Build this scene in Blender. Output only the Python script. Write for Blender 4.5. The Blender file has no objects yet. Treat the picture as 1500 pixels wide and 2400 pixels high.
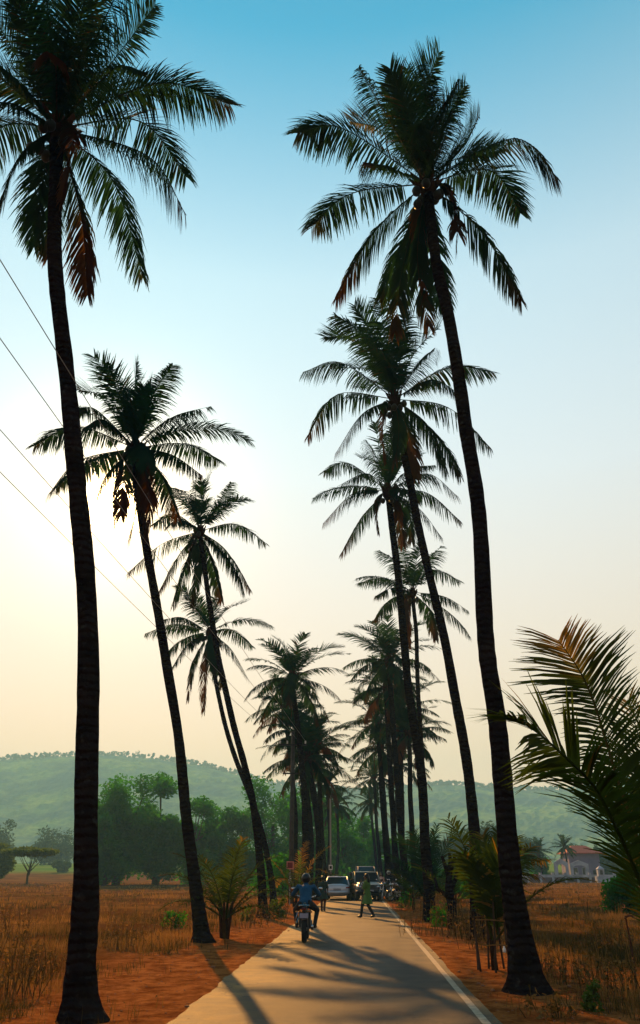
import bpy, math, random
from mathutils import Vector, Matrix, noise
R = math.radians
V = Vector
random.seed(7)
scene = bpy.context.scene
# ------------------------------------------------------------------ camera
F, PITCH, CAMH = 1850.0, R(24.55), 1.65      # focal length in photo pixels (1500 x 2400)
cd = bpy.data.cameras.new('camera')
cd.sensor_fit = 'VERTICAL'; cd.sensor_height = 36; cd.lens = F/2400*36
cd.clip_start = 0.1; cd.clip_end = 6000
cam = bpy.data.objects.new('camera', cd); scene.collection.objects.link(cam)
cam.location = (0, 0, CAMH); cam.rotation_euler = (R(90)+PITCH, 0, 0)
scene.camera = cam
CP, SP = math.cos(PITCH), math.sin(PITCH)
# ------------------------------------------------------------------ world, sun, exposure
SUN_EL, SUN_AZ = R(24.5), R(-16.0)           # azimuth measured from +Y towards +X
w = bpy.data.worlds.new('World'); scene.world = w; w.use_nodes = True
nt = w.node_tree; nt.nodes.clear()
out = nt.nodes.new('ShaderNodeOutputWorld'); bg = nt.nodes.new('ShaderNodeBackground')
sky = nt.nodes.new('ShaderNodeTexSky'); sky.sky_type = 'NISHITA'; sky.sun_disc = False
sky.sun_elevation = SUN_EL; sky.sun_rotation = SUN_AZ
sky.altitude = 0; sky.air_density = 1.0; sky.dust_density = .5; sky.ozone_density = 2.0
tc = nt.nodes.new('ShaderNodeTexCoord'); sep = nt.nodes.new('ShaderNodeSeparateXYZ')
ramp = nt.nodes.new('ShaderNodeValToRGB'); mul = nt.nodes.new('ShaderNodeMix')
mul.data_type = 'RGBA'; mul.blend_type = 'MULTIPLY'; mul.inputs[0].default_value = 1
SKY_STOPS = [(0.0, (.5, .28, .16)), (.138, (.5, .3, .2)), (.265, (.46, .36, .28)), (.43, (.5, .5, .42)), (.55, (.5, .75, .7)), (.66, (.42, .95, .92)), (.83, (.1, .85, 1.1)), (1.0, (.0, .65, .9))]
el = ramp.color_ramp.elements
el[0].position = SKY_STOPS[0][0]; el[0].color = [c/2 for c in SKY_STOPS[0][1]]+[1]
el[1].position = 1; el[1].color = [c/2 for c in SKY_STOPS[-1][1]]+[1]
for p, c in SKY_STOPS[1:-1]:
    e = el.new(p); e.color = [k/2 for k in c]+[1]
nt.links.new(tc.outputs['Generated'], sep.inputs[0]); nt.links.new(sep.outputs[2], ramp.inputs[0])
nt.links.new(sky.outputs[0], mul.inputs[6]); nt.links.new(ramp.outputs[0], mul.inputs[7])
nt.links.new(mul.outputs[2], bg.inputs[0]); nt.links.new(bg.outputs[0], out.inputs[0])
bg.inputs[1].default_value = 0.05
# the pale haze veil of a dusty evening over the clear Nishita sky, by elevation only
ramp2 = nt.nodes.new('ShaderNodeValToRGB'); bg2 = nt.nodes.new('ShaderNodeBackground'); addn = nt.nodes.new('ShaderNodeAddShader'); bg2.inputs[1].default_value = .25
VEIL = [(0.0, (1.38, .88, .50)), (.138, (1.34, .95, .60)), (.265, (1.18, .98, .78)), (.45, (.98, 1.02, 1.0)), (.65, (.72, .87, .91)), (.83, (.09, .47, .64)), (1.0, (.0, .27, .46))]
el = ramp2.color_ramp.elements
el[0].position = 0; el[0].color = [c*1.4 for c in VEIL[0][1]]+[1]; el[1].position = 1; el[1].color = [c*1.4 for c in VEIL[-1][1]]+[1]
for p, c in VEIL[1:-1]:
    e = el.new(p); e.color = [k*1.4 for k in c]+[1]
nt.links.new(sep.outputs[2], ramp2.inputs[0]); nt.links.new(ramp2.outputs[0], bg2.inputs[0])
# a dusty sky is brighter towards the sun: the veil fades to the far side, and an aureole surrounds the sun
def wmath(op, a, b=None, c=None):
    k = nt.nodes.new('ShaderNodeMath'); k.operation = op
    for i, q in enumerate((a, b, c)):
        if q is None: continue
        if isinstance(q, (int, float)): k.inputs[i].default_value = q
        else: nt.links.new(q, k.inputs[i])
    return k.outputs[0]
def wdot(v):
    k = nt.nodes.new('ShaderNodeVectorMath'); k.operation = 'DOT_PRODUCT'; nt.links.new(tc.outputs['Generated'], k.inputs[0]); k.inputs[1].default_value = v; return k.outputs['Value']
fwd = wdot((math.sin(SUN_AZ), math.cos(SUN_AZ), 0))
nt.links.new(wmath('MULTIPLY', wmath('MULTIPLY_ADD', fwd, .36, .70), .25), bg2.inputs[1])
sd_ = (math.sin(SUN_AZ)*math.cos(SUN_EL), math.cos(SUN_AZ)*math.cos(SUN_EL), math.sin(SUN_EL)); cs = wmath('MAXIMUM', wdot(sd_), 0)
bg3 = nt.nodes.new('ShaderNodeBackground'); bg3.inputs[0].default_value = (1, .66, .26, 1)
nt.links.new(wmath('ADD', wmath('MULTIPLY', wmath('POWER', cs, 2500), 14.0), wmath('MULTIPLY', wmath('POWER', cs, 200), .7)), bg3.inputs[1])
add3 = nt.nodes.new('ShaderNodeAddShader'); nt.links.new(addn.outputs[0], add3.inputs[0]); nt.links.new(bg3.outputs[0], add3.inputs[1])
nt.links.new(bg.outputs[0], addn.inputs[0]); nt.links.new(bg2.outputs[0], addn.inputs[1]); nt.links.new(add3.outputs[0], out.inputs[0])
sd = bpy.data.lights.new('sun', 'SUN'); sd.energy = 4; sd.angle = R(0.6); sd.color = (1, .46, .11)
sun = bpy.data.objects.new('sun', sd); scene.collection.objects.link(sun)
sdir = V((math.sin(SUN_AZ)*math.cos(SUN_EL), math.cos(SUN_AZ)*math.cos(SUN_EL), math.sin(SUN_EL)))
sun.rotation_euler = sdir.to_track_quat('Z', 'Y').to_euler(); sun.location = (-20, 40, 60)
vs = scene.view_settings
vs.view_transform = 'Standard'; vs.look = 'None'; vs.gamma = 1; vs.exposure = 1.3; vs.use_curve_mapping = False
cy = scene.cycles
cy.max_bounces = 6; cy.diffuse_bounces = 2; cy.glossy_bounces = 2; cy.transmission_bounces = 4; cy.transparent_max_bounces = 6
cy.volume_bounces = 0; cy.use_denoising = True
HAZE_DENSITY = 0.00055
# ------------------------------------------------------------------ picture <-> place
def ray(px, py):
    u, v = (px-750)/F, (1200-py)/F
    return V((u, CP-v*SP, SP+v*CP))
def at(px, py, Y):                            # the point at ground distance Y seen at a photo pixel
    d = ray(px, py); return V((0, 0, CAMH)) + d*(Y/d.y)
def gnd(px, py):
    d = ray(px, py); return V((0, 0, CAMH)) + d*(-CAMH/d.z)
def axis(Y): return .0443*Y                   # the road's axis line
def off(x, y): return x - axis(y)
# ------------------------------------------------------------------ object helpers
C = scene.collection
class MB:
    def __init__(s): s.v = []; s.f = []; s.a = []
    def add(s, vs, fs, a=0.0):
        n = len(s.v); s.v += [tuple(p) for p in vs]; s.f += [tuple(i+n for i in f) for f in fs]; s.a += [a]*len(vs)
    def box(s, c, d, rz=0, top=1.0, M=None):
        cx, cy, cz = c; hx, hy, hz = d[0]/2, d[1]/2, d[2]/2; vs = []
        for z, k in ((-hz, 1), (hz, top)):
            for x, y in ((-hx*k, -hy*k), (hx*k, -hy*k), (hx*k, hy*k), (-hx*k, hy*k)):
                p = V((x, y, z))
                if M: p = M @ p
                p = Matrix.Rotation(rz, 3, 'Z') @ p
                vs.append(p+V(c))
        s.add(vs, [(3, 2, 1, 0), (4, 5, 6, 7), (0, 1, 5, 4), (1, 2, 6, 5), (2, 3, 7, 6), (3, 0, 4, 7)])
    def tube(s, pts, rad, n=8, cap=True, a=0.0, sq=(1, 1)):
        pts = [V(p) for p in pts]; m = len(pts)
        if not isinstance(rad, (list, tuple)): rad = [rad]*m
        vs = []; prev = None
        for i, p in enumerate(pts):
            t = (pts[min(i+1, m-1)]-pts[max(i-1, 0)]).normalized()
            if prev is None:
                h = V((0, 1, 0)) if abs(t.y) < .8 else V((1, 0, 0))
                x = (h - t*h.dot(t)).normalized()
            else:
                x = (prev - t*prev.dot(t))
                x = x.normalized() if x.length > 1e-6 else prev
            prev = x; y = t.cross(x)
            for k in range(n):
                an = 2*math.pi*k/n
                vs.append(p + (x*math.cos(an)*sq[1] + y*math.sin(an)*sq[0])*rad[i])
        fs = [(i*n+k, i*n+(k+1) % n, (i+1)*n+(k+1) % n, (i+1)*n+k) for i in range(m-1) for k in range(n)]
        if cap: fs += [tuple(range(n))[::-1], tuple((m-1)*n+k for k in range(n))]
        s.add(vs, fs, a)
    def ell(s, c, r, n=12, m=8, M=None):
        vs = []; c = V(c)
        for i in range(1, m):
            th = math.pi*i/m
            for k in range(n):
                ph = 2*math.pi*k/n
                p = V((r[0]*math.sin(th)*math.cos(ph), r[1]*math.sin(th)*math.sin(ph), r[2]*math.cos(th)))
                vs.append(c+(M @ p if M else p))
        top = V((0, 0, r[2])); vs += [c+(M @ top if M else top), c-(M @ top if M else top)]
        T = len(vs)-2; B = T+1
        fs = [(i*n+k, (i+1)*n+k, (i+1)*n+(k+1) % n, i*n+(k+1) % n) for i in range(m-2) for k in range(n)]
        fs += [(T, k, (k+1) % n) for k in range(n)] + [(B, (m-2)*n+(k+1) % n, (m-2)*n+k) for k in range(n)]
        s.add(vs, fs)
    def loft(s, secs, cap=True):
        n = len(secs[0]); vs = [p for q in secs for p in q]
        fs = [(i*n+k, i*n+(k+1) % n, (i+1)*n+(k+1) % n, (i+1)*n+k) for i in range(len(secs)-1) for k in range(n)]
        if cap: fs += [tuple(range(n))[::-1], tuple((len(secs)-1)*n+k for k in range(n))]
        s.add(vs, fs)
    def disc(s, c, ax, r0, r1, wd, n=24):     # a ring with square section round axis ax
        c = V(c); ax = V(ax).normalized(); h = V((0, 0, 1)) if abs(ax.z) < .9 else V((1, 0, 0))
        x = (h-ax*h.dot(ax)).normalized(); y = ax.cross(x); vs = []
        for k in range(n):
            d = x*math.cos(2*math.pi*k/n)+y*math.sin(2*math.pi*k/n)
            rm = r1-(r1-r0)*.18
            vs += [c+d*r0-ax*wd*.45, c+d*rm-ax*wd*.5, c+d*r1-ax*wd*.25, c+d*r1+ax*wd*.25, c+d*rm+ax*wd*.5, c+d*r0+ax*wd*.45]
        s.add(vs, [(k*6+j, k*6+(j+1) % 6, ((k+1) % n)*6+(j+1) % 6, ((k+1) % n)*6+j) for k in range(n) for j in range(6)])
    def build(s, name, mat, parent=None, smooth=False, attr=None):
        me = bpy.data.meshes.new(name); me.from_pydata(s.v, [], s.f); me.update()
        if smooth: me.polygons.foreach_set('use_smooth', [True]*len(me.polygons))
        if attr:
            at_ = me.attributes.new(attr, 'FLOAT', 'POINT'); at_.data.foreach_set('value', s.a)
        me.materials.append(mat)
        o = bpy.data.objects.new(name, me); C.objects.link(o)
        if parent: o.parent = parent
        return o
def tag(o, label=None, cat=None, group=None, kind=None):
    if label: o['label'] = label
    if cat: o['category'] = cat
    if group: o['group'] = group
    if kind: o['kind'] = kind
    return o
def empty(name, loc, label, cat, group=None, rz=0):
    o = bpy.data.objects.new(name, None); C.objects.link(o); o.location = loc; o.rotation_euler = (0, 0, rz)
    o.empty_display_size = .2
    return tag(o, label, cat, group)
# ------------------------------------------------------------------ materials
def mat(name, col, rough=.8, metal=0, spec=.3, var=0, scale=5, bump=0, bscale=30, coat=0):
    m = bpy.data.materials.new(name); m.use_nodes = True; n = m.node_tree; b = n.nodes['Principled BSDF']
    b.inputs['Base Color'].default_value = (*col, 1); b.inputs['Roughness'].default_value = rough
    b.inputs['Metallic'].default_value = metal; b.inputs['Specular IOR Level'].default_value = spec
    b.inputs['Coat Weight'].default_value = coat
    co = n.nodes.new('ShaderNodeTexCoord')
    if var:
        t = n.nodes.new('ShaderNodeTexNoise'); t.inputs['Scale'].default_value = scale; t.inputs['Detail'].default_value = 6
        r = n.nodes.new('ShaderNodeValToRGB'); e = r.color_ramp.elements
        e[0].position = .3; e[1].position = .7
        e[0].color = (*[c*(1-var) for c in col], 1); e[1].color = (*[min(1, c*(1+var)) for c in col], 1)
        n.links.new(co.outputs['Object'], t.inputs[0]); n.links.new(t.outputs[0], r.inputs[0]); n.links.new(r.outputs[0], b.inputs['Base Color'])
    if bump:
        t = n.nodes.new('ShaderNodeTexNoise'); t.inputs['Scale'].default_value = bscale; t.inputs['Detail'].default_value = 8
        k = n.nodes.new('ShaderNodeBump'); k.inputs['Strength'].default_value = bump; k.inputs['Distance'].default_value = .05
        n.links.new(co.outputs['Object'], t.inputs[0]); n.links.new(t.outputs[0], k.inputs['Height']); n.links.new(k.outputs[0], b.inputs['Normal'])
    return m
def leaf_mat(name, green, dry, trans=.35, tcol=None, scale=.6, gloss=.007):
    m = bpy.data.materials.new(name); m.use_nodes = True; n = m.node_tree; n.nodes.clear(); L = n.links.new
    o = n.nodes.new('ShaderNodeOutputMaterial'); d = n.nodes.new('ShaderNodeBsdfDiffuse'); t = n.nodes.new('ShaderNodeBsdfTranslucent')
    g = n.nodes.new('ShaderNodeBsdfGlossy'); g.inputs['Roughness'].default_value = .42; g.inputs[0].default_value = (.5, .5, .5, 1)
    mx = n.nodes.new('ShaderNodeMixShader'); mx.inputs[0].default_value = trans; m2 = n.nodes.new('ShaderNodeMixShader'); m2.inputs[0].default_value = gloss
    at_ = n.nodes.new('ShaderNodeAttribute'); at_.attribute_name = 'dry'
    co = n.nodes.new('ShaderNodeTexCoord'); nz = n.nodes.new('ShaderNodeTexNoise'); nz.inputs['Scale'].default_value = scale; nz.inputs['Detail'].default_value = 4
    L(co.outputs['Object'], nz.inputs[0])
    r = n.nodes.new('ShaderNodeValToRGB'); e = r.color_ramp.elements; e[0].position = .35; e[1].position = .68
    e[0].color = (*[c*.65 for c in green], 1); e[1].color = (green[0]*1.6, green[1]*1.35, green[2]*1.1, 1)
    L(nz.outputs[0], r.inputs[0])
    cm = n.nodes.new('ShaderNodeMix'); cm.data_type = 'RGBA'; L(at_.outputs['Fac'], cm.inputs[0]); L(r.outputs[0], cm.inputs[6]); cm.inputs[7].default_value = (*dry, 1)
    L(cm.outputs[2], d.inputs[0])
    sc = n.nodes.new('ShaderNodeMix'); sc.data_type = 'RGBA'; sc.blend_type = 'MULTIPLY'; sc.inputs[0].default_value = 1
    sc.inputs[7].default_value = (*(tcol or (2.6, 2.2, 1.0)), 1); L(cm.outputs[2], sc.inputs[6]); L(sc.outputs[2], t.inputs[0])
    L(d.outputs[0], mx.inputs[1]); L(t.outputs[0], mx.inputs[2]); L(mx.outputs[0], m2.inputs[1]); L(g.outputs[0], m2.inputs[2]); L(m2.outputs[0], o.inputs[0])
    return m
M = {}
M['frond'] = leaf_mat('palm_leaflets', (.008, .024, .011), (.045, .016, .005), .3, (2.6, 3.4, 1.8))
M['frond_young'] = leaf_mat('young_palm_leaflets', (.022, .04, .008), (.16, .085, .018), .36, (2.6, 2.6, 1.0))  # dry tone made golden, painting in the glow of backlit fronds
M['leaf'] = leaf_mat('broad_leaves', (.014, .07, .008), (.1, .06, .02), .42, (3.0, 4.2, .8), .25)
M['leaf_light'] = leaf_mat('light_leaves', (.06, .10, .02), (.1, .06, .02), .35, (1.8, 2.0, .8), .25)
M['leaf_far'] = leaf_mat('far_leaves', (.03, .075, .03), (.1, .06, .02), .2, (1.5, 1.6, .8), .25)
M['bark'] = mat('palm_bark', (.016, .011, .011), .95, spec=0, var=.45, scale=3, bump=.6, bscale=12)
def bark_rings(m):
    n = m.node_tree; L = n.links.new; b = n.nodes['Principled BSDF']; g = n.nodes.new('ShaderNodeTexCoord')
    wv = n.nodes.new('ShaderNodeTexWave'); wv.wave_type = 'BANDS'; wv.bands_direction = 'Z'; wv.inputs['Scale'].default_value = 2.6; wv.inputs['Distortion'].default_value = 5; wv.inputs['Detail'].default_value = 4; wv.inputs['Detail Scale'].default_value = 1.6
    L(g.outputs['Object'], wv.inputs[0]); bp = n.nodes.new('ShaderNodeBump'); bp.inputs['Strength'].default_value = 1; bp.inputs['Distance'].default_value = .05
    ns = n.nodes.new('ShaderNodeTexNoise'); ns.inputs['Scale'].default_value = 22; ns.inputs['Detail'].default_value = 8; L(g.outputs['Object'], ns.inputs[0])
    ad = n.nodes.new('ShaderNodeMath'); ad.operation = 'MULTIPLY_ADD'; L(ns.outputs[0], ad.inputs[0]); ad.inputs[1].default_value = .8; L(wv.outputs[0], ad.inputs[2]); L(ad.outputs[0], bp.inputs['Height']); L(bp.outputs[0], b.inputs['Normal'])
    n2 = n.nodes.new('ShaderNodeTexNoise'); n2.inputs['Scale'].default_value = 7; n2.inputs['Detail'].default_value = 5; L(g.outputs['Object'], n2.inputs[0])
    r = n.nodes.new('ShaderNodeValToRGB'); e = r.color_ramp.elements; e[0].position = .62; e[1].position = .72; e[0].color = (0, 0, 0, 1); e[1].color = (1, 1, 1, 1); L(n2.outputs[0], r.inputs[0])
    src = b.inputs['Base Color'].links[0].from_socket; k = n.nodes.new('ShaderNodeMix'); k.data_type = 'RGBA'; L(r.outputs[0], k.inputs[0]); L(src, k.inputs[6]); k.inputs[7].default_value = (.035, .032, .028, 1); L(k.outputs[2], b.inputs['Base Color'])
bark_rings(M['bark'])
M['wood'] = mat('tree_bark', (.05, .035, .025), .95, spec=0, var=.3)
M['rachis'] = mat('frond_stalk', (.06, .055, .02), .6)
M['sheath'] = mat('leaf_sheath', (.04, .02, .01), .95, spec=0, var=.5, scale=6, bump=.8, bscale=20)
M['nut'] = mat('coconut_skin', (.035, .035, .012), .6, var=.3)
M['grass'] = leaf_mat('dry_grass_blades', (.20, .13, .05), (.035, .032, .01), .3, (1.5, 1.3, .8), .08, 0)
M['black'] = mat('black_plastic', (.012, .012, .013), .45)
M['rubber'] = mat('tyre_rubber', (.015, .015, .016), .85, spec=.2)
M['chrome'] = mat('chrome', (.5, .5, .52), .2, 1)
M['steel'] = mat('dull_steel', (.25, .24, .23), .5, .8)
M['glass'] = mat('car_glass', (.02, .025, .028), .08, 0, .6)
M['red_lamp'] = mat('red_lamp', (.22, .012, .02), .25, 0, .5)
M['white_paint'] = mat('white_paint', (.7, .7, .68), .7, var=.12, scale=1.5)
M['concrete'] = mat('concrete', (.2, .19, .17), .9, var=.2, scale=3)
# ------------------------------------------------------------------ the ground
def sstep(a, b, x):
    t = max(0, min(1, (x-a)/(b-a))); return t*t*(3-2*t)
def hgt(x, y):
    o = off(x, y) if y > -40 else x
    k = sstep(3.0, 7, abs(o+.3))
    n1 = noise.noise(V((x*.05, y*.05, 0))); n2 = noise.noise(V((x*.35, y*.35, 3)))
    m = sstep(2.5, 3.3, abs(o+.35))
    n3 = noise.noise(V((x*1.1, y*1.1, 7)))
    return k*(n1*.14+n2*.06-.02) + m*(n3*.05+.03*noise.noise(V((x*2.6, y*2.6, 17)))) + 4.2*sstep(190, 330, y) + sstep(330, 480, y)*2
def lines():
    xs = [-14+i*.2 for i in range(141)]
    a = 14.0; st = .2
    pos = []
    while a < 1300: st *= 1.075; a += st; pos.append(a)
    return sorted([-p for p in pos]+xs+pos)
gx = lines()
gy = [4+i*.22 for i in range(150)]
a, st = gy[-1], .22
while a < 1350: st *= 1.035; a += st; gy.append(a)
a, st = 4.0, .3
while a > -120: st *= 1.15; a -= st; gy.insert(0, a)
gv = [(x+axis(max(-40, min(y, 300))), y, hgt(x+axis(max(-40, min(y, 300))), y)) for y in gy for x in gx]
nx = len(gx)
gf = [(j*nx+i, j*nx+i+1, (j+1)*nx+i+1, (j+1)*nx+i) for j in range(len(gy)-1) for i in range(nx-1)]
gm = bpy.data.materials.new('earth_and_dry_grass'); gm.use_nodes = True
def ground_material(m):
    n = m.node_tree; L = n.links.new; b = n.nodes['Principled BSDF']; b.inputs['Roughness'].default_value = .95; b.inputs['Specular IOR Level'].default_value = 0
    g = n.nodes.new('ShaderNodeNewGeometry'); s = n.nodes.new('ShaderNodeSeparateXYZ'); L(g.outputs['Position'], s.inputs[0])
    def math_(op, a, b=None, c=None):
        k = n.nodes.new('ShaderNodeMath'); k.operation = op
        for i, q in enumerate((a, b, c)):
            if q is None: continue
            if isinstance(q, (int, float)): k.inputs[i].default_value = q
            else: L(q, k.inputs[i])
        return k.outputs[0]
    def nz(sc, de=6, rough=.6):
        t = n.nodes.new('ShaderNodeTexNoise'); t.inputs['Scale'].default_value = sc; t.inputs['Detail'].default_value = de; t.inputs['Roughness'].default_value = rough
        L(g.outputs['Position'], t.inputs[0]); return t.outputs[0]
    def rmp(f, stops):
        r = n.nodes.new('ShaderNodeValToRGB'); e = r.color_ramp.elements
        e[0].position = stops[0][0]; e[0].color = (*stops[0][1], 1); e[1].position = stops[-1][0]; e[1].color = (*stops[-1][1], 1)
        for p, c in stops[1:-1]: q = e.new(p); q.color = (*c, 1)
        L(f, r.inputs[0]); return r.outputs[0]
    def mix(f, a, b):
        k = n.nodes.new('ShaderNodeMix'); k.data_type = 'RGBA'
        if isinstance(f, float): k.inputs[0].default_value = f
        else: L(f, k.inputs[0])
        L(a, k.inputs[6]); L(b, k.inputs[7]); return k.outputs[2]
    o_ = math_('MULTIPLY_ADD', s.outputs[1], -.0443, s.outputs[0])
    ao = math_('ABSOLUTE', math_('ADD', o_, .5))
    d = math_('ADD', ao, math_('MULTIPLY', math_('SUBTRACT', nz(.5), .5), 3.2))
    fdirt = math_('SUBTRACT', 1, math_('MULTIPLY_ADD', d, .55, -2.1)); fdirt = math_('MINIMUM', math_('MAXIMUM', fdirt, 0), 1)
    field = rmp(nz(.12, 10, .7), [(.3, (.07, .03, .008)), (.48, (.16, .07, .017)), (.6, (.28, .135, .034)), (.75, (.10, .06, .014))])
    fine = rmp(nz(6, 8, .75), [(.3, (.012, .004, .002)), (.7, (.085, .03, .008))])
    field = mix(.45, field, fine)
    dirt = rmp(nz(2.5, 12, .75), [(.26, (.06, .016, .004)), (.43, (.17, .055, .014)), (.6, (.36, .135, .038)), (.8, (.15, .055, .016))])
    green = rmp(nz(.03), [(.35, (.07, .16, .025)), (.65, (.15, .22, .05))])
    fg = math_('MINIMUM', math_('MAXIMUM', math_('MULTIPLY_ADD', math_('ADD', s.outputs[1], math_('MULTIPLY', nz(.02), 40)), .04, -10.2), 0), 1)
    col = mix(fg, mix(fdirt, field, dirt), green); L(col, b.inputs['Base Color'])
    bp = n.nodes.new('ShaderNodeBump'); bp.inputs['Strength'].default_value = 1; bp.inputs['Distance'].default_value = .14
    L(nz(5, 12, .75), bp.inputs['Height']); L(bp.outputs[0], b.inputs['Normal'])
ground_material(gm)
me = bpy.data.meshes.new('ground'); me.from_pydata(gv, [], gf); me.polygons.foreach_set('use_smooth', [True]*len(me.polygons)); me.materials.append(gm)
ground = bpy.data.objects.new('ground', me); C.objects.link(ground); tag(ground, kind='structure')
# road
def road_material():
    m = bpy.data.materials.new('dusty_asphalt'); m.use_nodes = True; n = m.node_tree; L = n.links.new; b = n.nodes['Principled BSDF']
    g = n.nodes.new('ShaderNodeNewGeometry')
    def nz(sc, de=8, ro=.6):
        t = n.nodes.new('ShaderNodeTexNoise'); t.inputs['Scale'].default_value = sc; t.inputs['Detail'].default_value = de; t.inputs['Roughness'].default_value = ro
        L(g.outputs['Position'], t.inputs[0]); return t.outputs[0]
    r = n.nodes.new('ShaderNodeValToRGB'); e = r.color_ramp.elements; e[0].position = .3; e[1].position = .72
    e[0].color = (.028, .028, .028, 1); e[1].color = (.082, .066, .044, 1); L(nz(.9), r.inputs[0])
    r2 = n.nodes.new('ShaderNodeValToRGB'); e = r2.color_ramp.elements; e[0].position = .35; e[1].position = .68
    e[0].color = (.5, .5, .5, 1); e[1].color = (1.4, 1.4, 1.4, 1); L(nz(28, 6, .9), r2.inputs[0])
    k = n.nodes.new('ShaderNodeMix'); k.data_type = 'RGBA'; k.blend_type = 'MULTIPLY'; k.inputs[0].default_value = 1; L(r.outputs[0], k.inputs[6]); L(r2.outputs[0], k.inputs[7])
    at_ = n.nodes.new('ShaderNodeAttribute'); at_.attribute_name = 'dust'
    mm = n.nodes.new('ShaderNodeMath'); mm.operation = 'MULTIPLY'; L(at_.outputs['Fac'], mm.inputs[0])
    r3 = n.nodes.new('ShaderNodeValToRGB'); r3.color_ramp.elements[0].position = .3; r3.color_ramp.elements[1].position = .62; L(nz(1.7, 8, .7), r3.inputs[0]); L(r3.outputs[0], mm.inputs[1])
    k2 = n.nodes.new('ShaderNodeMix'); k2.data_type = 'RGBA'; L(mm.outputs[0], k2.inputs[0]); L(k.outputs[2], k2.inputs[6]); k2.inputs[7].default_value = (.24, .135, .03, 1)
    vo = n.nodes.new('ShaderNodeTexVoronoi'); vo.feature = 'DISTANCE_TO_EDGE'; vo.inputs['Scale'].default_value = .55
    wp = n.nodes.new('ShaderNodeVectorMath'); wp.operation = 'ADD'; nv = n.nodes.new('ShaderNodeTexNoise'); nv.inputs['Scale'].default_value = 2.5; nv.inputs['Detail'].default_value = 6
    L(g.outputs['Position'], nv.inputs[0]); L(g.outputs['Position'], wp.inputs[0]); L(nv.outputs['Color'], wp.inputs[1]); L(wp.outputs[0], vo.inputs['Vector'])
    cr = n.nodes.new('ShaderNodeMath'); cr.operation = 'LESS_THAN'; cr.inputs[1].default_value = .006; L(vo.outputs['Distance'], cr.inputs[0])
    cm = n.nodes.new('ShaderNodeMath'); cm.operation = 'MULTIPLY'; L(cr.outputs[0], cm.inputs[0]); pm = n.nodes.new('ShaderNodeMath'); pm.operation = 'GREATER_THAN'; pm.inputs[1].default_value = .52; L(nz(.25, 2), pm.inputs[0]); L(pm.outputs[0], cm.inputs[1])
    k3 = n.nodes.new('ShaderNodeMix'); k3.data_type = 'RGBA'; L(cm.outputs[0], k3.inputs[0]); L(k2.outputs[2], k3.inputs[6]); k3.inputs[7].default_value = (.025, .02, .015, 1)
    sx = n.nodes.new('ShaderNodeSeparateXYZ'); L(g.outputs['Position'], sx.inputs[0])
    of = n.nodes.new('ShaderNodeMath'); of.operation = 'MULTIPLY_ADD'; L(sx.outputs[1], of.inputs[0]); of.inputs[1].default_value = -.0443; L(sx.outputs[0], of.inputs[2])
    tw = n.nodes.new('ShaderNodeMath'); tw.operation = 'MULTIPLY_ADD'; L(of.outputs[0], tw.inputs[0]); tw.inputs[1].default_value = 3.9; tw.inputs[2].default_value = 1.2
    si = n.nodes.new('ShaderNodeMath'); si.operation = 'SINE'; L(tw.outputs[0], si.inputs[0])
    sm = n.nodes.new('ShaderNodeMath'); sm.operation = 'MULTIPLY_ADD'; L(si.outputs[0], sm.inputs[0]); sm.inputs[1].default_value = .16; sm.inputs[2].default_value = .95
    st = n.nodes.new('ShaderNodeValToRGB'); st.color_ramp.elements[0].position = .42; st.color_ramp.elements[1].position = .56; st.color_ramp.elements[0].color = (.5, .5, .52, 1); L(nz(.45, 5, .6), st.inputs[0])
    m4 = n.nodes.new('ShaderNodeVectorMath'); m4.operation = 'SCALE'; L(st.outputs[0], m4.inputs[0]); L(sm.outputs[0], m4.inputs['Scale'])
    k4 = n.nodes.new('ShaderNodeMix'); k4.data_type = 'RGBA'; k4.blend_type = 'MULTIPLY'; k4.inputs[0].default_value = 1; L(k3.outputs[2], k4.inputs[6]); L(m4.outputs[0], k4.inputs[7])
    L(k4.outputs[2], b.inputs['Base Color']); b.inputs['Roughness'].default_value = .72; b.inputs['Specular IOR Level'].default_value = .22
    bp = n.nodes.new('ShaderNodeBump'); bp.inputs['Strength'].default_value = .9; bp.inputs['Distance'].default_value = .02
    L(nz(60, 6, .8), bp.inputs['Height']); L(bp.outputs[0], b.inputs['Normal'])
    return m
def ribbon(name, l, r, z, m, y0=-40, y1=300, jl=0, jr=0, cols=8, dust=None):
    mb = MB(); ys = []; y = y0
    while y < y1: ys.append(y); y += .12 if 2 < y < 25 else (.5 if y < 70 else 2.5)
    for y in ys:
        a_ = l+jl*(.7*noise.noise(V((y*.5, l, 0)))+.45*noise.noise(V((y*2.2, l, 5)))+.22*noise.noise(V((y*7, l, 9))))
        b_ = r+jr*(noise.noise(V((y*.8, r, 0)))+.5*noise.noise(V((y*4, r, 5))))
        for i in range(cols+1):
            t = i/cols; o_ = a_+(b_-a_)*t
            mb.v.append((axis(y)+o_, y, z)); mb.a.append(dust(t) if dust else 0)
    c = cols+1
    mb.f = [(j*c+i, j*c+i+1, (j+1)*c+i+1, (j+1)*c+i) for j in range(len(ys)-1) for i in range(cols)]
    return tag(mb.build(name, m, attr='dust'), kind='structure')
ribbon('road', -2.32, 1.68, .004, road_material(), jl=.11, jr=.03, cols=16, dust=lambda t: max(0, 1-t*2.4)*1.0+max(0, (t-.93)*8)+.08)
M['line'] = mat('worn_line_paint', (.27, .22, .15), .8, var=.35, scale=7)
ribbon('road_edge_line', 1.45, 1.55, .009, M['line'], jl=.006, jr=.006, cols=1)
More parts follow.
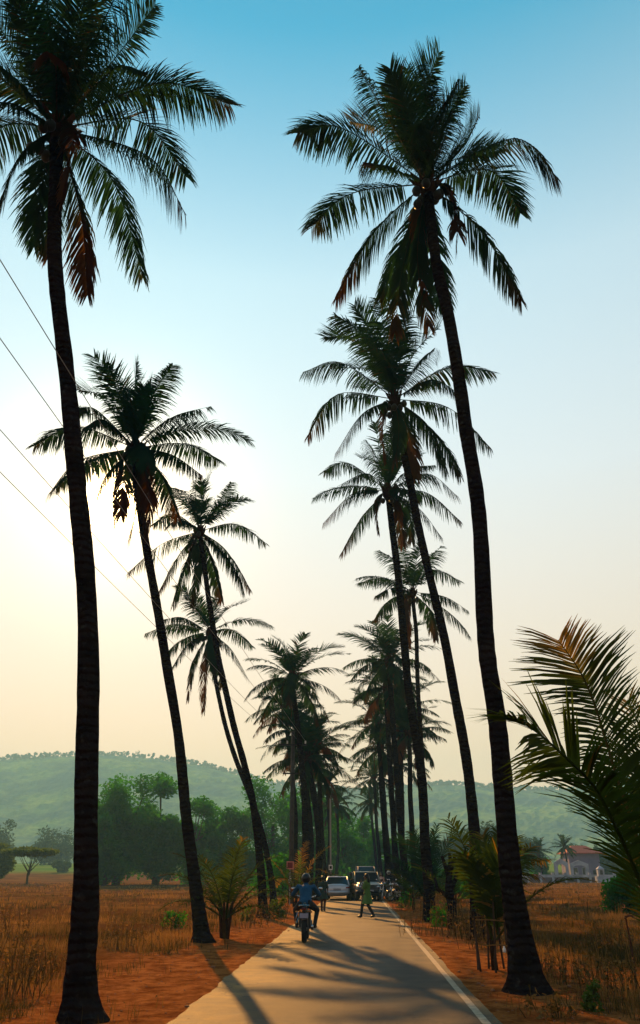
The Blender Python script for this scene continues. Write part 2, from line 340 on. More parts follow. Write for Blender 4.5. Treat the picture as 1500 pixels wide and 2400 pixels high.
# ------------------------------------------------------------------ hills
RIDGE = [(-900, 1800), (-300, 1790), (0, 1783), (100, 1778), (250, 1770), (400, 1780), (500, 1795), (560, 1812), (640, 1835), (750, 1848), (850, 1855), (1000, 1838), (1050, 1838), (1200, 1850), (1300, 1850), (1400, 1832), (1500, 1815), (1900, 1800), (2600, 1790)]
def ridge_z(tx, Yr):                          # height of the ridge where the sight line x/y = tx meets distance Yr
    # at the ridge rows the picture column is px = 750 + F*tx*(depth/Y)
    k = CP + .0*tx
    px = 750 + F*tx*.955
    for (a, b), (c, d) in zip(RIDGE, RIDGE[1:]):
        if a <= px <= c:
            py = b+(d-b)*(px-a)/(c-a); break
    else: py = 1800
    d = ray(750, py); return CAMH + Yr*d.z/d.y
def hills():
    mb = MB(); NA, NR = 460, 90; YR = 1400
    for j in range(NR+1):
        r = j/NR; y = 620+970*r
        for i in range(NA+1):
            tx = -1.15+2.3*i/NA; x = tx*y*.98
            Z = ridge_z(tx, YR)-3
            s = sstep(.0, .85, r+.06*noise.noise(V((tx*6, 0, 1)))) if y <= 1440 else 1-.3*sstep(1440, 1590, y)
            z = 5 + (Z-5)*(s*.75+.25*s*s) + 9*noise.noise(V((x*.006, y*.008, 2)))*min(1, r*4)*(1-s*.6)
            c = noise.cell_vector(V((x*.11, y*.11, 0)))
            cn = noise.noise(V((x*.17, y*.17, 9)))
            z += min(1, r*8)*(max(0, cn)*5 + c.x*2.2)
            mb.v.append((x, y, z))
    mb.f = [(j*(NA+1)+i, j*(NA+1)+i+1, (j+1)*(NA+1)+i+1, (j+1)*(NA+1)+i) for j in range(NR) for i in range(NA)]
    m = bpy.data.materials.new('haze_tinted_forest'); m.use_nodes = True; n = m.node_tree; L = n.links.new; b = n.nodes['Principled BSDF']; b.inputs['Roughness'].default_value = 1; b.inputs['Specular IOR Level'].default_value = 0
    g = n.nodes.new('ShaderNodeNewGeometry')
    def nz(sc, de, ro):
        t = n.nodes.new('ShaderNodeTexNoise'); t.inputs['Scale'].default_value = sc; t.inputs['Detail'].default_value = de; t.inputs['Roughness'].default_value = ro; L(g.outputs['Position'], t.inputs[0]); return t.outputs[0]
    r = n.nodes.new('ShaderNodeValToRGB'); e = r.color_ramp.elements; e[0].position = .4; e[1].position = .62; e[0].color = (.06, .13, .11, 1); e[1].color = (.22, .34, .10, 1)  # forest tones lifted and blued, so the colour carries part of the haze
    L(nz(.012, 8, .62), r.inputs[0])
    r2 = n.nodes.new('ShaderNodeValToRGB'); e = r2.color_ramp.elements; e[0].position = .35; e[1].position = .65; e[0].color = (.7, .7, .7, 1); e[1].color = (1.25, 1.25, 1.25, 1); L(nz(.16, 6, .7), r2.inputs[0])
    k = n.nodes.new('ShaderNodeMix'); k.data_type = 'RGBA'; k.blend_type = 'MULTIPLY'; k.inputs[0].default_value = 1; L(r.outputs[0], k.inputs[6]); L(r2.outputs[0], k.inputs[7]); L(k.outputs[2], b.inputs['Base Color'])
    o = mb.build('hills', m, smooth=False); tag(o, kind='structure')
hills()
def leaf_quads(mb, c, r, n, s, rnd, flat=1.0):
    for _ in range(n):
        while True:
            p = V((rnd.uniform(-1, 1), rnd.uniform(-1, 1), rnd.uniform(-1, 1)))
            if p.length <= 1: break
        p = V((p.x*r[0], p.y*r[1], p.z*r[2])) + c
        a_ = V((rnd.gauss(0, 1), rnd.gauss(0, 1), rnd.gauss(0, .7)*flat)).normalized(); b_ = a_.cross(V((rnd.gauss(0, 1), rnd.gauss(0, 1), rnd.gauss(0, 1)))).normalized()
        q = s*rnd.uniform(.6, 1.3)
        mb.add([p-a_*q, p-b_*q*.5, p+a_*q, p+b_*q*.5], [(0, 1, 2, 3)])
def ridge_wood():
    rnd = random.Random(5); mb = MB()
    for i in range(3200):
        tx = rnd.uniform(-.62, .62); y = rnd.uniform(1330, 1440); Z = ridge_z(tx, 1400)-3
        h = rnd.uniform(1.5, 4.8)*(1.5 if rnd.random() < .06 else 1)
        x = tx*y*.98; r = h*rnd.uniform(.35, .75)
        leaf_quads(mb, V((x, y, Z+h*.5-1)), (r, r, h*.55), 18, 1.9, rnd)
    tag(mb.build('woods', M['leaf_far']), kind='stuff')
ridge_wood()
# ------------------------------------------------------------------ palms
def catmull(pts, n):
    pts = [V(p) for p in pts]; P = [pts[0]*2-pts[1]]+pts+[pts[-1]*2-pts[-2]]; o = []
    m = len(pts)-1
    for i in range(n+1):
        t = i/n*m; k = min(int(t), m-1); t -= k
        a, b, c, d = P[k:k+4]
        o.append(.5*((2*b)+(c-a)*t+(2*a-5*b+4*c-d)*t*t+(3*b-a-3*c+d)*t**3))
    return o
def frond_mesh(mb, pts, nleaf, Ll, wd, droop, dry=0.0, rnd=random, roll=None, start=.14, segs=3, gap=.06, rr=.022, vee=.25, plane=None, tipk=.4, hang=0.0, spread=1.0, jit=1.0):
    """a coconut frond along pts: midrib and two rows of leaflets; dry = how much of it, from the tip, has gone brown."""
    cur = catmull(pts, 14) if len(pts) > 2 else pts
    n = len(cur)-1
    mb.tube(cur, [rr*(1-.8*i/n) for i in range(n+1)], 4, a=min(1, dry))
    Z = V((0, 0, 1)); wind = rnd.uniform(-.12, .12)
    torn = [rnd.random() < gap for _ in range(12)]
    for i in range(nleaf):
        u = start+(1-start)*(i+rnd.uniform(-.25, .25))/nleaf; u = min(.999, max(0, u)); k = min(int(u*n), n-1); f = u*n-k
        p = cur[k].lerp(cur[k+1], f); T = (cur[min(k+2, n)]-cur[max(k-1, 0)]).normalized()
        s1 = T.cross(Z); s1 = s1.normalized() if s1.length > .05 else V((1, 0, 0))
        wv = abs(T.z)**2
        view = (p-V((0, 0, CAMH))).normalized() if plane is None else plane
        s2 = T.cross(view); s2 = s2.normalized() if s2.length > .05 else s1
        if s2.dot(s1) < 0: s2 = -s2
        if roll is None: S = (s1*(1-wv)+s2*wv)
        elif roll > 1: S = T.cross(view)
        else: S = s1*(1-roll)+s2*roll
        S = (S-T*S.dot(T)).normalized(); U = S.cross(T); U = U if U.z > 0 else -U
        v = (u-start)/(1-start)
        ln = Ll*(min(1, .45+v*2.2))*(1-(1-tipk)*max(0, (v-.55)/.45)**1.6)
        fw = (.5+.55*v*v)*spread; tw = 1-.35*v
        for sd in (-1, 1):
            if torn[int(v*11.99)] and rnd.random() < .8: continue
            l = ln*rnd.uniform(.7, 1.1)*(rnd.uniform(.3, .8) if rnd.random() < .07 else 1)
            d = (S*sd*(1-.25*v)+T*fw*rnd.uniform(.85, 1.15)+U*vee*rnd.uniform(.3, 1.2)+V((wind*jit+rnd.gauss(0, .07)*jit, rnd.gauss(0, .07)*jit, rnd.gauss(0, .06)*jit-hang*rnd.uniform(.75, 1.2)))).normalized()
            q = p.copy(); sg = l/segs; g = droop*rnd.uniform(.7, 1.3); vs = []
            bw = wd*tw*rnd.uniform(.75, 1.2); N = None
            for j in range(segs+1):
                N = d.cross(U if abs(d.dot(U)) < .95 else S).normalized() if N is None else (N-d*N.dot(d)).normalized()
                hw = bw*(.55, 1, .8, .12)[j]*.5 if segs == 3 else bw*(.7, 1, .12)[j]*.5
                vs += [q-N*hw, q+N*hw]
                q = q+d*sg
                d = (d+V((0, 0, -1))*g*(.5+.5*j)).normalized()
            dr = max(0, min(1, (v-(1-dry))*3+rnd.uniform(-.25, .25))) if dry > 0 else (rnd.random() < .04)*.6
            mb.add(vs, [(2*j, 2*j+1, 2*j+3, 2*j+2) for j in range(segs)], dr)
def trunk_mesh(pts, r0, r1, flare, n=14, seed=0):
    rnd = random.Random(seed)
    m = 90; cur = catmull(pts, m); L = sum((cur[i+1]-cur[i]).length for i in range(m)); rad = []
    for i in range(m+1):
        h = i/m*L; t = i/m
        r = r0+(r1-r0)*t + flare*math.exp(-h/.45) + .35*flare*math.exp(-h/1.6)
        r *= 1+rnd.uniform(-.035, .05)+.05*noise.noise(V((h*.6, seed, 0)))
        cur[i] = cur[i]+V((noise.noise(V((h*.35, seed, 1))), noise.noise(V((h*.35, seed, 2))), 0))*.07*min(1, h/2)*min(1, (L-h)/2)
        rad.append(r)
    mb = MB(); mb.tube(cur, rad, n)
    # uneven root collar
    for i in range(n*4):
        x, y, z = mb.v[i]; c = cur[i//n]; k = 1+.16*noise.noise(V((i % n*1.3, seed, i//n*.3)))
        mb.v[i] = (c.x+(x-c.x)*k, c.y+(y-c.y)*k, z)
    return mb
def hub_parts(root, H, T, s, rnd, nuts, detail):
    mb = MB()
    for k in range(10 if detail else 5):
        a_ = rnd.uniform(0, 6.28); d = V((math.cos(a_), math.sin(a_), rnd.uniform(.8, 2.2))).normalized()
        b0 = H-T*.35+d*.05
        mb.tube([b0, b0+d*.3*s, b0+d*.62*s], [.09*s, .065*s, .025*s], 5)
    mb.ell(H-T*.05, (.22*s, .22*s, .42*s), 8, 6)
    mb.build('leaf_sheath', M['sheath'], root)
    if nuts:
        for k in range(nuts):
            a_ = k/nuts*6.28+rnd.uniform(-.3, .3); r = rnd.uniform(.24, .38)*s
            c = H+V((math.cos(a_)*r, math.sin(a_)*r, -.25-rnd.uniform(0, .4)*s))
            b = MB(); b.ell(c, (.11, .11, .145), 8, 6); b.build('coconut', M['nut'], root, True)
def palm(base, mids, hub, label, fr=None, L=4.0, nleaf=64, Ll=.85, wd=.045, r=(.17, .12), flare=.2, nuts=6, seed=1, nf=24, parts=True, core=1, name='coconut_palm', group='coconut palms lining the road', dryness=.25, Y=None):
    """base, mids, hub: 3-D points of the trunk; fr = fronds as (mid px, tip px, dry, sign) traced on the photo, the rest grown at random."""
    rnd = random.Random(seed)
    root = empty(name, base, label, 'palm tree', group)
    O = V(base); loc = lambda p: V(p)-O
    pts = [loc(base)-V((0, 0, .15))]+[loc(m) for m in mids]+[loc(hub)]
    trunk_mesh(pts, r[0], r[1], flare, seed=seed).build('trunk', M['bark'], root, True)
    H = loc(hub); T = (pts[-1]-pts[-2]).normalized()
    hub_parts(root, H, T, r[1]/.12, rnd, nuts, parts)
    crown = MB()
    def put(ps, dry, droop, ll, roll=None, vee=.25, hang=0):
        mb = MB() if parts else crown
        frond_mesh(mb, ps, nleaf, ll, wd, droop, dry, rnd, roll, vee=vee, segs=3 if parts else 2, gap=.06, hang=hang)
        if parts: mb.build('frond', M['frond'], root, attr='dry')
    eye = V((0, 0, CAMH))
    if fr:
        th = (V(hub)-eye).length
        for it in fr:
            mpx, tpx, dry, sg = it[:4]
            dm, dt = (ray(*mpx)).normalized(), (ray(*tpx)).normalized()
            flat = (eye+dt*th-V(hub)).length
            dep = math.sqrt(max(0, (L*.93)**2-flat**2)); dep = min(dep, 2.6)*sg
            p1 = eye+dm*(th+dep*.62); p2 = eye+dt*(th+dep)
            ps = [H, loc(p1), loc(p2)]
            ln = (ps[1]-ps[0]).length+(ps[2]-ps[1]).length
            up = (ps[1]-ps[0]).normalized().z
            dr = .12 if up > .75 else (.45 if up > .3 else .7)
            put(ps, dry, dr, Ll*min(1.1, max(.6, ln/L)), hang=0 if up > .75 else (.45 if up > .3 else 1.0), vee=.3 if up > .75 else .05)
    ga = rnd.uniform(0, 6.28)
    for k in range(nf):
        ga += 2.39996+rnd.uniform(-.25, .25); t = (k+.5)/nf
        e0 = R(82-118*t+rnd.uniform(-7, 7)); l = L*rnd.uniform(.82, 1.05)*(1-.25*max(0, .25-t)*4*.6)
        hd = V((math.cos(ga), math.sin(ga), 0))
        ps = []; e = e0; p = H.copy(); bend = R(rnd.uniform(50, 85))*(1-.35*t)
        for j in range(7):
            ps.append(p.copy()); p = p+(hd*math.cos(e)+V((0, 0, math.sin(e))))*l/6; e = max(e-bend/6*(.6+j*.2), R(-88))
        dry = 0 if t < .55 else (rnd.choice([0, .15, .3, .3, .9])*dryness*3 if t > .75 else rnd.choice([0, 0, .2]))
        put(ps, min(1, dry), .15+.6*t, Ll*rnd.uniform(.85, 1.05), roll=None if t < .3 else 0.0, vee=.3*(1-t), hang=0 if t < .3 else min(1, (t-.3)*2))
    for k in range(rnd.choice([1, 1, 2])):      # dead fronds hanging along the trunk
        ga += 1.9; hd = V((math.cos(ga), math.sin(ga), 0)); l = L*rnd.uniform(.5, .75)
        put([H+hd*.1, H+hd*.5+V((0, 0, -.25)), H+hd*.62+V((0, 0, -l*.55)), H+hd*.55+V((0, 0, -l))], 1, .9, Ll*.6, hang=.6)
    for k in range(core if parts else 0):
        ga += 2.4; e = R(rnd.uniform(58, 84)); hd = V((math.cos(ga), math.sin(ga), 0)); l = L*rnd.uniform(.55, .8); p = H.copy(); ps = []
        for j in range(6): ps.append(p.copy()); p = p+(hd*math.cos(e)+V((0, 0, math.sin(e))))*l/5; e -= R(rnd.uniform(5, 11))
        put(ps, 0, .2, Ll*.85, vee=.3)
    if not parts: crown.build('crown', M['frond'], root, attr='dry')
    return root
def pal(px, bx, by, mids, hub, label, **kw):
    b = gnd(bx, by); Yb = b.y
    return palm(b, [at(x, y, Yb) for x, y in mids], at(hub[0], hub[1], Yb), label, **kw)
N, B_, Ff = 0, -1, 1    # sign: -1 towards the camera, +1 away
pal(0, 190, 2392, [(196, 2250), (202, 2000), (204, 1700), (192, 1300), (170, 1000), (137, 700), (130, 500)], (133, 300),
    'thickest and nearest coconut palm, its high crown cut by the photo edge',
    fr=[((370, 195), (540, 245), .2, 1), ((330, 285), (437, 415), 0, 1), ((345, 365), (437, 505), .3, -1), ((268, 430), (335, 652), .12, 1), ((190, 500), (205, 692), .75, -1),
        ((85, 430), (80, 580), 0, 1), ((112, 440), (115, 600), .3, 1), ((50, 360), (0, 480), .2, -1), ((0, 300), (-90, 430), 0, 1), ((0, 240), (-170, 330), 0, -1), ((20, 190), (-150, 160), 0, 1),
        ((275, 130), (365, 10), 0, 1), ((225, 90), (300, -70), 0, -1), ((175, 60), (210, -120), 0, 1), ((115, 50), (90, -140), 0, -1), ((78, 90), (40, -60), 0, 1), ((50, 150), (-20, 30), 0, 1), ((40, 190), (-60, 110), 0, -1),
        ((265, 165), (345, 170), .1, -1), ((130, 150), (110, 120), .8, -1), ((190, 140), (250, 60), 0, -1), ((150, 130), (170, 20), 0, -1), ((210, 200), (300, 230), 0, 1)],
    L=4.3, nleaf=130, Ll=1.0, wd=.04, r=(.165, .125), flare=.22, nuts=9, seed=11, core=5, nf=1)
pal(0, 1238, 2325, [(1216, 2180), (1190, 2000), (1166, 1700), (1143, 1500), (1120, 1200), (1092, 1000), (1050, 750), (1020, 600)], (1000, 430),
    'tallest coconut palm, full crown against blue sky, flared base beside the white road line',
    fr=[((800, 300), (697, 312), .15, 1), ((905, 270), (840, 158), 0, -1), ((985, 250), (1030, 122), 0, 1), ((1045, 270), (1078, 185), 0, -1), ((970, 270), (955, 160), 0, 1), ((900, 310), (822, 285), 0, 1), ((1085, 345), (1125, 268), .2, 1),
        ((1200, 325), (1308, 418), .3, -1), ((1150, 400), (1220, 500), 0, 1), ((1130, 545), (1222, 705), .35, -1), ((820, 455), (728, 535), .25, 1), ((880, 540), (787, 700), .45, -1), ((945, 570), (890, 700), .15, 1),
        ((978, 600), (1005, 765), .35, -1), ((945, 620), (925, 780), .4, 1), ((1015, 590), (1045, 720), .1, 1), ((985, 330), (985, 290), 0, -1), ((960, 340), (930, 250), 0, -1), ((1040, 330), (1060, 260), 0, -1), ((900, 390), (850, 380), .3, -1), ((1080, 380), (1180, 350), 0, 1),
        ((1010, 300), (1020, 180), 0, -1), ((945, 300), (900, 200), 0, 1), ((1000, 260), (990, 150), 0, -1), ((1020, 330), (1090, 200), 0, 1)],
    L=4.1, nleaf=125, Ll=.98, wd=.046, r=(.175, .115), flare=.24, nuts=7, seed=21, core=2, nf=0)
pal(0, 476, 2208, [(466, 2130), (447, 2000), (433, 1880), (414, 1700), (380, 1500), (346, 1300), (325, 1150)], (316, 1050),
    'coconut palm with the sun glowing behind its crown, beyond the thickest trunk',
    fr=[((180, 1000), (80, 1045), .2, 1), ((185, 1080), (112, 1160), .2, -1), ((240, 935), (178, 912), 0, 1), ((280, 930), (250, 850), 0, -1), ((315, 930), (320, 850), 0, 1), ((360, 925), (405, 855), 0, -1), ((400, 980), (495, 952), 0, -1),
        ((430, 1040), (515, 1080), .1, 1), ((400, 1065), (475, 1115), .2, -1), ((375, 1110), (418, 1212), .4, 1), ((245, 1120), (212, 1235), .6, -1), ((290, 1130), (283, 1210), .8, 1), ((322, 1170), (300, 1275), 1, -1), ((350, 1150), (345, 1255), 1, -1),
        ((245, 985), (200, 1000), 0, -1), ((300, 960), (290, 900), 0, -1), ((340, 960), (355, 890), 0, 1), ((300, 1000), (270, 950), 0, -1), ((225, 960), (180, 960), 0, 1)],
    L=4.0, nleaf=100, Ll=.95, wd=.053, r=(.16, .12), flare=.22, nuts=6, seed=31, nf=4)
pal(0, 1120, 2200, [(1116, 2080), (1111, 1950), (1090, 1750), (1060, 1600), (1018, 1400), (975, 1200), (945, 1050)], (925, 935),
    'coconut palm just beyond the tallest one, crown under its hanging brown fronds',
    fr=[((800, 850), (710, 872), 0, -1), ((790, 925), (720, 1025), .4, 1), ((850, 970), (785, 1065), .4, -1), ((835, 800), (760, 790), 0, 1), ((850, 790), (785, 740), 0, -1), ((875, 790), (830, 715), 0, 1), ((905, 800), (885, 700), 0, -1), ((970, 830), (1030, 765), 0, 1), ((985, 850), (1020, 815), 0, -1),
        ((1050, 862), (1155, 872), 0, 1), ((1010, 890), (1080, 925), 0, -1), ((1050, 955), (1150, 1050), 0, 1), ((1005, 1000), (1048, 1110), .1, -1), ((960, 1020), (975, 1120), .8, 1), ((935, 1010), (925, 1090), .3, -1), ((940, 820), (950, 730), 0, -1), ((900, 840), (860, 800), 0, -1), ((880, 870), (820, 860), 0, 1)],
    L=4.0, nleaf=100, Ll=.95, wd=.053, r=(.17, .115), flare=.1, nuts=8, seed=41, nf=3)
pal(0, 1006, 2160, [(1003, 2060), (996, 1930), (980, 1770), (957, 1600), (937, 1400), (922, 1250)], (908, 1150),
    'coconut palm with a trunk rising straight behind the dark young palm at the road bend',
    fr=[((815, 1085), (760, 1105), .1, 1), ((830, 1155), (757, 1227), .5, -1), ((850, 1210), (798, 1300), .4, 1), ((875, 1070), (855, 1030), 0, -1), ((890, 1060), (880, 990), 0, 1), ((915, 1060), (920, 990), 0, -1), ((950, 1070), (965, 1010), 0, 1), ((1000, 1110), (1075, 1165), .2, -1),
        ((1000, 1155), (1080, 1222), .2, 1), ((980, 1190), (1037, 1262), .1, -1), ((935, 1200), (945, 1280), .5, 1), ((955, 1190), (965, 1270), .3, 1), ((860, 1110), (790, 1140), 0, -1), ((960, 1100), (1020, 1090), 0, -1), ((890, 1090), (840, 1070), 0, 1)],
    L=3.9, nleaf=84, Ll=.92, wd=.058, r=(.2, .14), flare=.1, nuts=5, seed=51, nf=3)
pal(0, 617, 2152, [(612, 2060), (600, 1920), (575, 1800), (545, 1690), (520, 1580), (500, 1480), (485, 1370)], (468, 1245),
    'leaning coconut palm with the higher crown of the two crossing trunks',
    fr=[((550, 1228), (622, 1273), .1, 1), ((530, 1290), (587, 1382), .3, -1), ((380, 1275), (300, 1342), .3, 1), ((420, 1300), (370, 1392), .4, -1), ((410, 1205), (360, 1230), .1, 1), ((435, 1160), (395, 1140), 0, -1), ((475, 1170), (495, 1108), 0, 1), ((515, 1180), (543, 1130), 0, -1), ((460, 1180), (458, 1125), 0, -1),
        ((435, 1330), (405, 1420), .2, 1), ((465, 1330), (450, 1420), .3, -1), ((500, 1330), (520, 1410), .4, 1)],
    L=3.9, nleaf=84, Ll=.92, wd=.058, r=(.16, .115), flare=.14, nuts=5, seed=61, nf=5)
pal(0, 643, 2132, [(636, 2060), (615, 1960), (585, 1860), (553, 1780), (525, 1690), (508, 1600)], (490, 1482),
    'leaning coconut palm with the lower crown of the two crossing trunks',
    fr=[((410, 1463), (340, 1485), .1, 1), ((430, 1448), (382, 1452), .1, -1), ((540, 1475), (592, 1515), 0, 1), ((540, 1520), (582, 1592), .1, -1), ((530, 1430), (578, 1410), 0, 1), ((440, 1510), (403, 1565), .2, -1), ((455, 1550), (440, 1640), .5, 1), ((480, 1560), (477, 1668), .9, -1), ((500, 1540), (520, 1610), .2, 1), ((460, 1430), (435, 1395), 0, -1), ((500, 1430), (512, 1385), 0, 1)],
    L=3.9, nleaf=76, Ll=.9, wd=.064, r=(.15, .11), flare=.1, nuts=5, seed=71, nf=4)
pal(0, 1001, 2138, [(998, 2050), (992, 1850), (982, 1650), (975, 1500)], (967, 1388),
    'slim coconut palm almost hidden behind the straight trunk, its crown right of the others',
    fr=[((900, 1356), (840, 1366), .1, 1), ((920, 1378), (878, 1398), .1, -1), ((915, 1405), (878, 1452), .3, 1), ((930, 1320), (888, 1290), 0, -1), ((1010, 1335), (1078, 1362), 0, 1), ((1040, 1398), (1098, 1432), .1, -1), ((1005, 1430), (1022, 1500), .5, 1), ((1000, 1320), (1035, 1280), 0, -1), ((975, 1320), (985, 1265), 0, 1), ((950, 1320), (940, 1265), 0, -1)],
    L=3.9, nleaf=76, Ll=.9, wd=.064, r=(.13, .1), flare=.1, nuts=5, seed=81, nf=3)
# the further palms of the two rows, each at its own distance
FAR = [('far coconut palm whose tall crown stands above the utility pole', -3.1, 50, (684, 1588), 14),
       ('far coconut palm with a crown at crossarm height behind the utility pole', -3.3, 60, (700, 1720), 14),
       ('far coconut palm leaning towards the road behind the pole, second crown right of it', -3.2, 67, (742, 1750), 13),
       ('far small coconut palm with a brown skirt, last tall crown before the distant trees', -3.0, 78, (728, 1800), 13),
       ('greenish coconut palm crown low over the silver car', -3.4, 92, (766, 1842), 12),
       ('farthest coconut palm above the silver car', -3.1, 112, (790, 1885), 12),
       ('coconut palm with upright crown, highest in the dense clump over the parked vehicles', 2.9, 52, (911, 1548), 16),
       ('coconut palm with dark ball-shaped crown in the dense clump over the parked vehicles', 2.6, 57, (905, 1612), 16),
       ('coconut palm with crown on the right side of the dense clump over the parked vehicles', 3.3, 64, (940, 1665), 14),
       ('coconut palm with brown skirt low in the dense clump over the parked vehicles', 2.7, 72, (893, 1752), 14),
       ('coconut palm at the lower right of the dense clump, behind the slim trunks', 3.2, 84, (935, 1790), 13),
       ('short coconut palm at the foot of the dense clump beside the grey van', 2.6, 96, (876, 1822), 13),
       ('slim coconut palm trunk between utility pole and silver car', -2.7, 57, (722, 1775), 12),
       ('coconut palm set back behind the utility pole', -4.6, 63, (668, 1660), 13),
       ('coconut palm second from the verge in the dense clump', 3.9, 60, (958, 1720), 12),
       ('coconut palm trunk closest to the parked motorcycles', 2.35, 66, (884, 1690), 13),
       ('farthest coconut palm above the grey van', 2.8, 118, (868, 1880), 12)]
for i, (lb, o_, Y, hub, nf) in enumerate(FAR):
    b = V((axis(Y)+o_, Y, 0)); h = at(hub[0], hub[1], Y)
    m = b.lerp(h, .45)+V((.35*(1 if o_ < 0 else -.2), 0, 0))
    palm(b, [m], h, lb, L=random.Random(i*7).uniform(3.4, 4.3), nleaf=54, Ll=.9, wd=.08, r=(.21, .16), flare=.12, nuts=0, seed=100+i, nf=nf+9, parts=False, dryness=.35)
# ------------------------------------------------------------------ young palms on the verges
def young(base, label, n=9, L=2.2, seed=1, stems=3, fr=None, Ll=.5, wd=.04, nleaf=34, dryness=.1, spread=(35, 80), m='frond_young'):
    rnd = random.Random(seed); root = empty('young_palm', base, label, 'young palm', 'young coconut palms on the verges')
    O = V(base); eye = V((0, 0, CAMH))
    for k in range(stems):
        a_ = k/stems*6.28+seed; d = V((math.cos(a_)*.12, math.sin(a_)*.12, 0))
        mb = MB(); mb.tube([d*.5+V((0, 0, -.05)), d*1.0+V((0, 0, .4)), d*1.7+V((0, 0, .95))], [.07, .05, .028], 7); mb.build('stem', M['sheath'], root, True)
    if fr:
        for it in fr:
            ps = [eye+ray(*q[:2])*((O.y+q[2])/ray(*q[:2]).y)-O for q in it[0]]
            mb = MB(); frond_mesh(mb, ps, it[3] if len(it) > 3 else nleaf, it[2], wd, it[1], it[4] if len(it) > 4 else 0, rnd, roll=it[5] if len(it) > 5 else None, start=.08, gap=0, tipk=it[8] if len(it) > 8 else .55, vee=.1, spread=it[6] if len(it) > 6 else 1, hang=it[7] if len(it) > 7 else 0, jit=.4 if len(it) > 7 else 1)
            mb.build('frond', M[m], root, attr='dry')
    ga = seed
    for k in range(n):
        ga += 2.39996+rnd.uniform(-.3, .3); t = (k+.5)/n
        e = R(spread[1]-(spread[1]-spread[0])*t+rnd.uniform(-6, 6)); hd = V((math.cos(ga), math.sin(ga), 0)); p = hd*.05+V((0, 0, .5)); ps = []
        l = L*rnd.uniform(.8, 1.1); bend = R(rnd.uniform(50, 95))*(.5+.7*t)
        for j in range(7):
            ps.append(p.copy()); p = p+(hd*math.cos(e)+V((0, 0, math.sin(e))))*l/6; e = max(e-bend/6*(.4+j*.3), R(-80))
        mb = MB(); frond_mesh(mb, ps, nleaf, Ll, wd, .3, rnd.choice([0, .2, .5])*dryness*4, rnd, start=.2, gap=.03)
        mb.build('frond', M[m], root, attr='dry')
    return root
p = gnd(526, 2200); young((p.x, p.y, 0), 'bushy young palm with sunlit yellow tips between the leaning palm and the crossing trunks', n=14, L=2.5, seed=3, stems=4, Ll=.5, dryness=.07, spread=(25, 80))
p = gnd(655, 2135); young((p.x+.6, p.y+5, 0), 'young palm with an arching golden frond behind the crossing trunks', n=9, L=3.2, seed=5, stems=3, dryness=.5, spread=(30, 75))  # raised dryness paints this palm's backlit gold
p = gnd(1163, 2275); young((p.x, p.y, 0), 'upright young palm inside the stake guard between two big right trunks', n=2, L=2.4, seed=8, stems=1, wd=.055,
    fr=[([(1165, 2170, 0), (1150, 2060, 0), (1100, 1965, .1)], .22, .62, 44, 0, .9), ([(1166, 2170, 0), (1172, 2050, .2), (1165, 1945, .6)], .2, .6, 44, 0, .8), ([(1168, 2165, 0), (1200, 2030, .4), (1285, 2015, .8)], .5, .6, 44, .3, .2), ([(1165, 2175, 0), (1125, 2060, -.4), (1085, 2000, -.8)], .35, .6, 44, 0, .5), ([(1165, 2170, 0), (1150, 2040, .8), (1130, 1955, 1.4)], .3, .6, 44, .1, .8), ([(1165, 2160, 0), (1190, 2060, .5), (1250, 2050, .6)], .6, .55, 40, .3, .1), ([(1166, 2190, 0), (1160, 2070, -.5), (1195, 1970, -.7)], .2, .55, 44, 0, .8), ([(1165, 2170, 0), (1185, 2040, .8), (1245, 1985, 1.4)], .3, .5, 40, .2, .4)])
p = gnd(1003, 2150); young((p.x+.1, p.y+.6, 0), 'dark wide young palm around the straight palm trunk', n=5, L=3.2, seed=9, stems=3, Ll=.6, dryness=.05, wd=.06, m='frond', spread=(50, 82),
    fr=[([(1003, 2110, 0), (1025, 2030, .2), (1068, 1942, .3)], .12, .75, 50, 0, .8), ([(1003, 2110, 0), (975, 2020, .3), (932, 1965, .5)], .35, .7, 50, 0, .5), ([(1003, 2110, 0), (1000, 2020, .6), (1020, 1960, 1.2)], .3, .7, 50, 0, .7), ([(1003, 2115, 0), (1045, 2050, .4), (1075, 2045, .7)], .5, .65, 44, .1, .3), ([(1003, 2115, 0), (960, 2060, .3), (935, 2040, .5)], .5, .65, 44, .1, .3), ([(1003, 2110, 0), (985, 2010, -.6), (965, 1950, -1.2)], .3, .7, 50, 0, .7)])
p = gnd(985, 2135); young((p.x-.2, p.y+1, 0), 'low young palm with yellow fronds bending over the verge', n=10, L=1.9, seed=14, stems=2, dryness=.3, spread=(10, 60))
p = gnd(1085, 2180); young((p.x+.3, p.y+4, 0), 'small young palm behind the dead stump', n=7, L=2.0, seed=15, stems=2, dryness=.2)
Yr = 7.6; p = at(1640, 2300, Yr)
young((p.x, Yr, 0), 'large young palm with arching fronds cut by the photo edge, nearest to the viewer', n=0, stems=3, seed=4, wd=.03, nleaf=60,
    fr=[([(1590, 2300, 0), (1500, 1985, -.05), (1441, 1806, 0), (1397, 1660, .05), (1360, 1575, .1), (1308, 1500, .2)], .16, .76, 130, .3, 2, .62, .02, .6),
        ([(1600, 2320, 0), (1500, 2065, -.3), (1440, 1930, -.6), (1390, 1840, -.8), (1319, 1769, -1.0), (1240, 1702, -1.2), (1178, 1678, -1.4)], .25, .66, 120, 0, 2, 1.5, .12, .4),
        ([(1600, 2250, .1), (1540, 1960, .3), (1525, 1770, .4), (1550, 1620, .6)], .15, .8, 120, 0, 2, .7, 0, .5),
        ([(1610, 2250, .2), (1580, 2000, .6), (1530, 1830, .9), (1470, 1640, 1.3)], .2, .7, 80, .1, .8),
        ([(1620, 2250, .1), (1660, 1950, .3), (1720, 1750, .4), (1830, 1660, .6)], .2, .75, 60, 0, .6)])
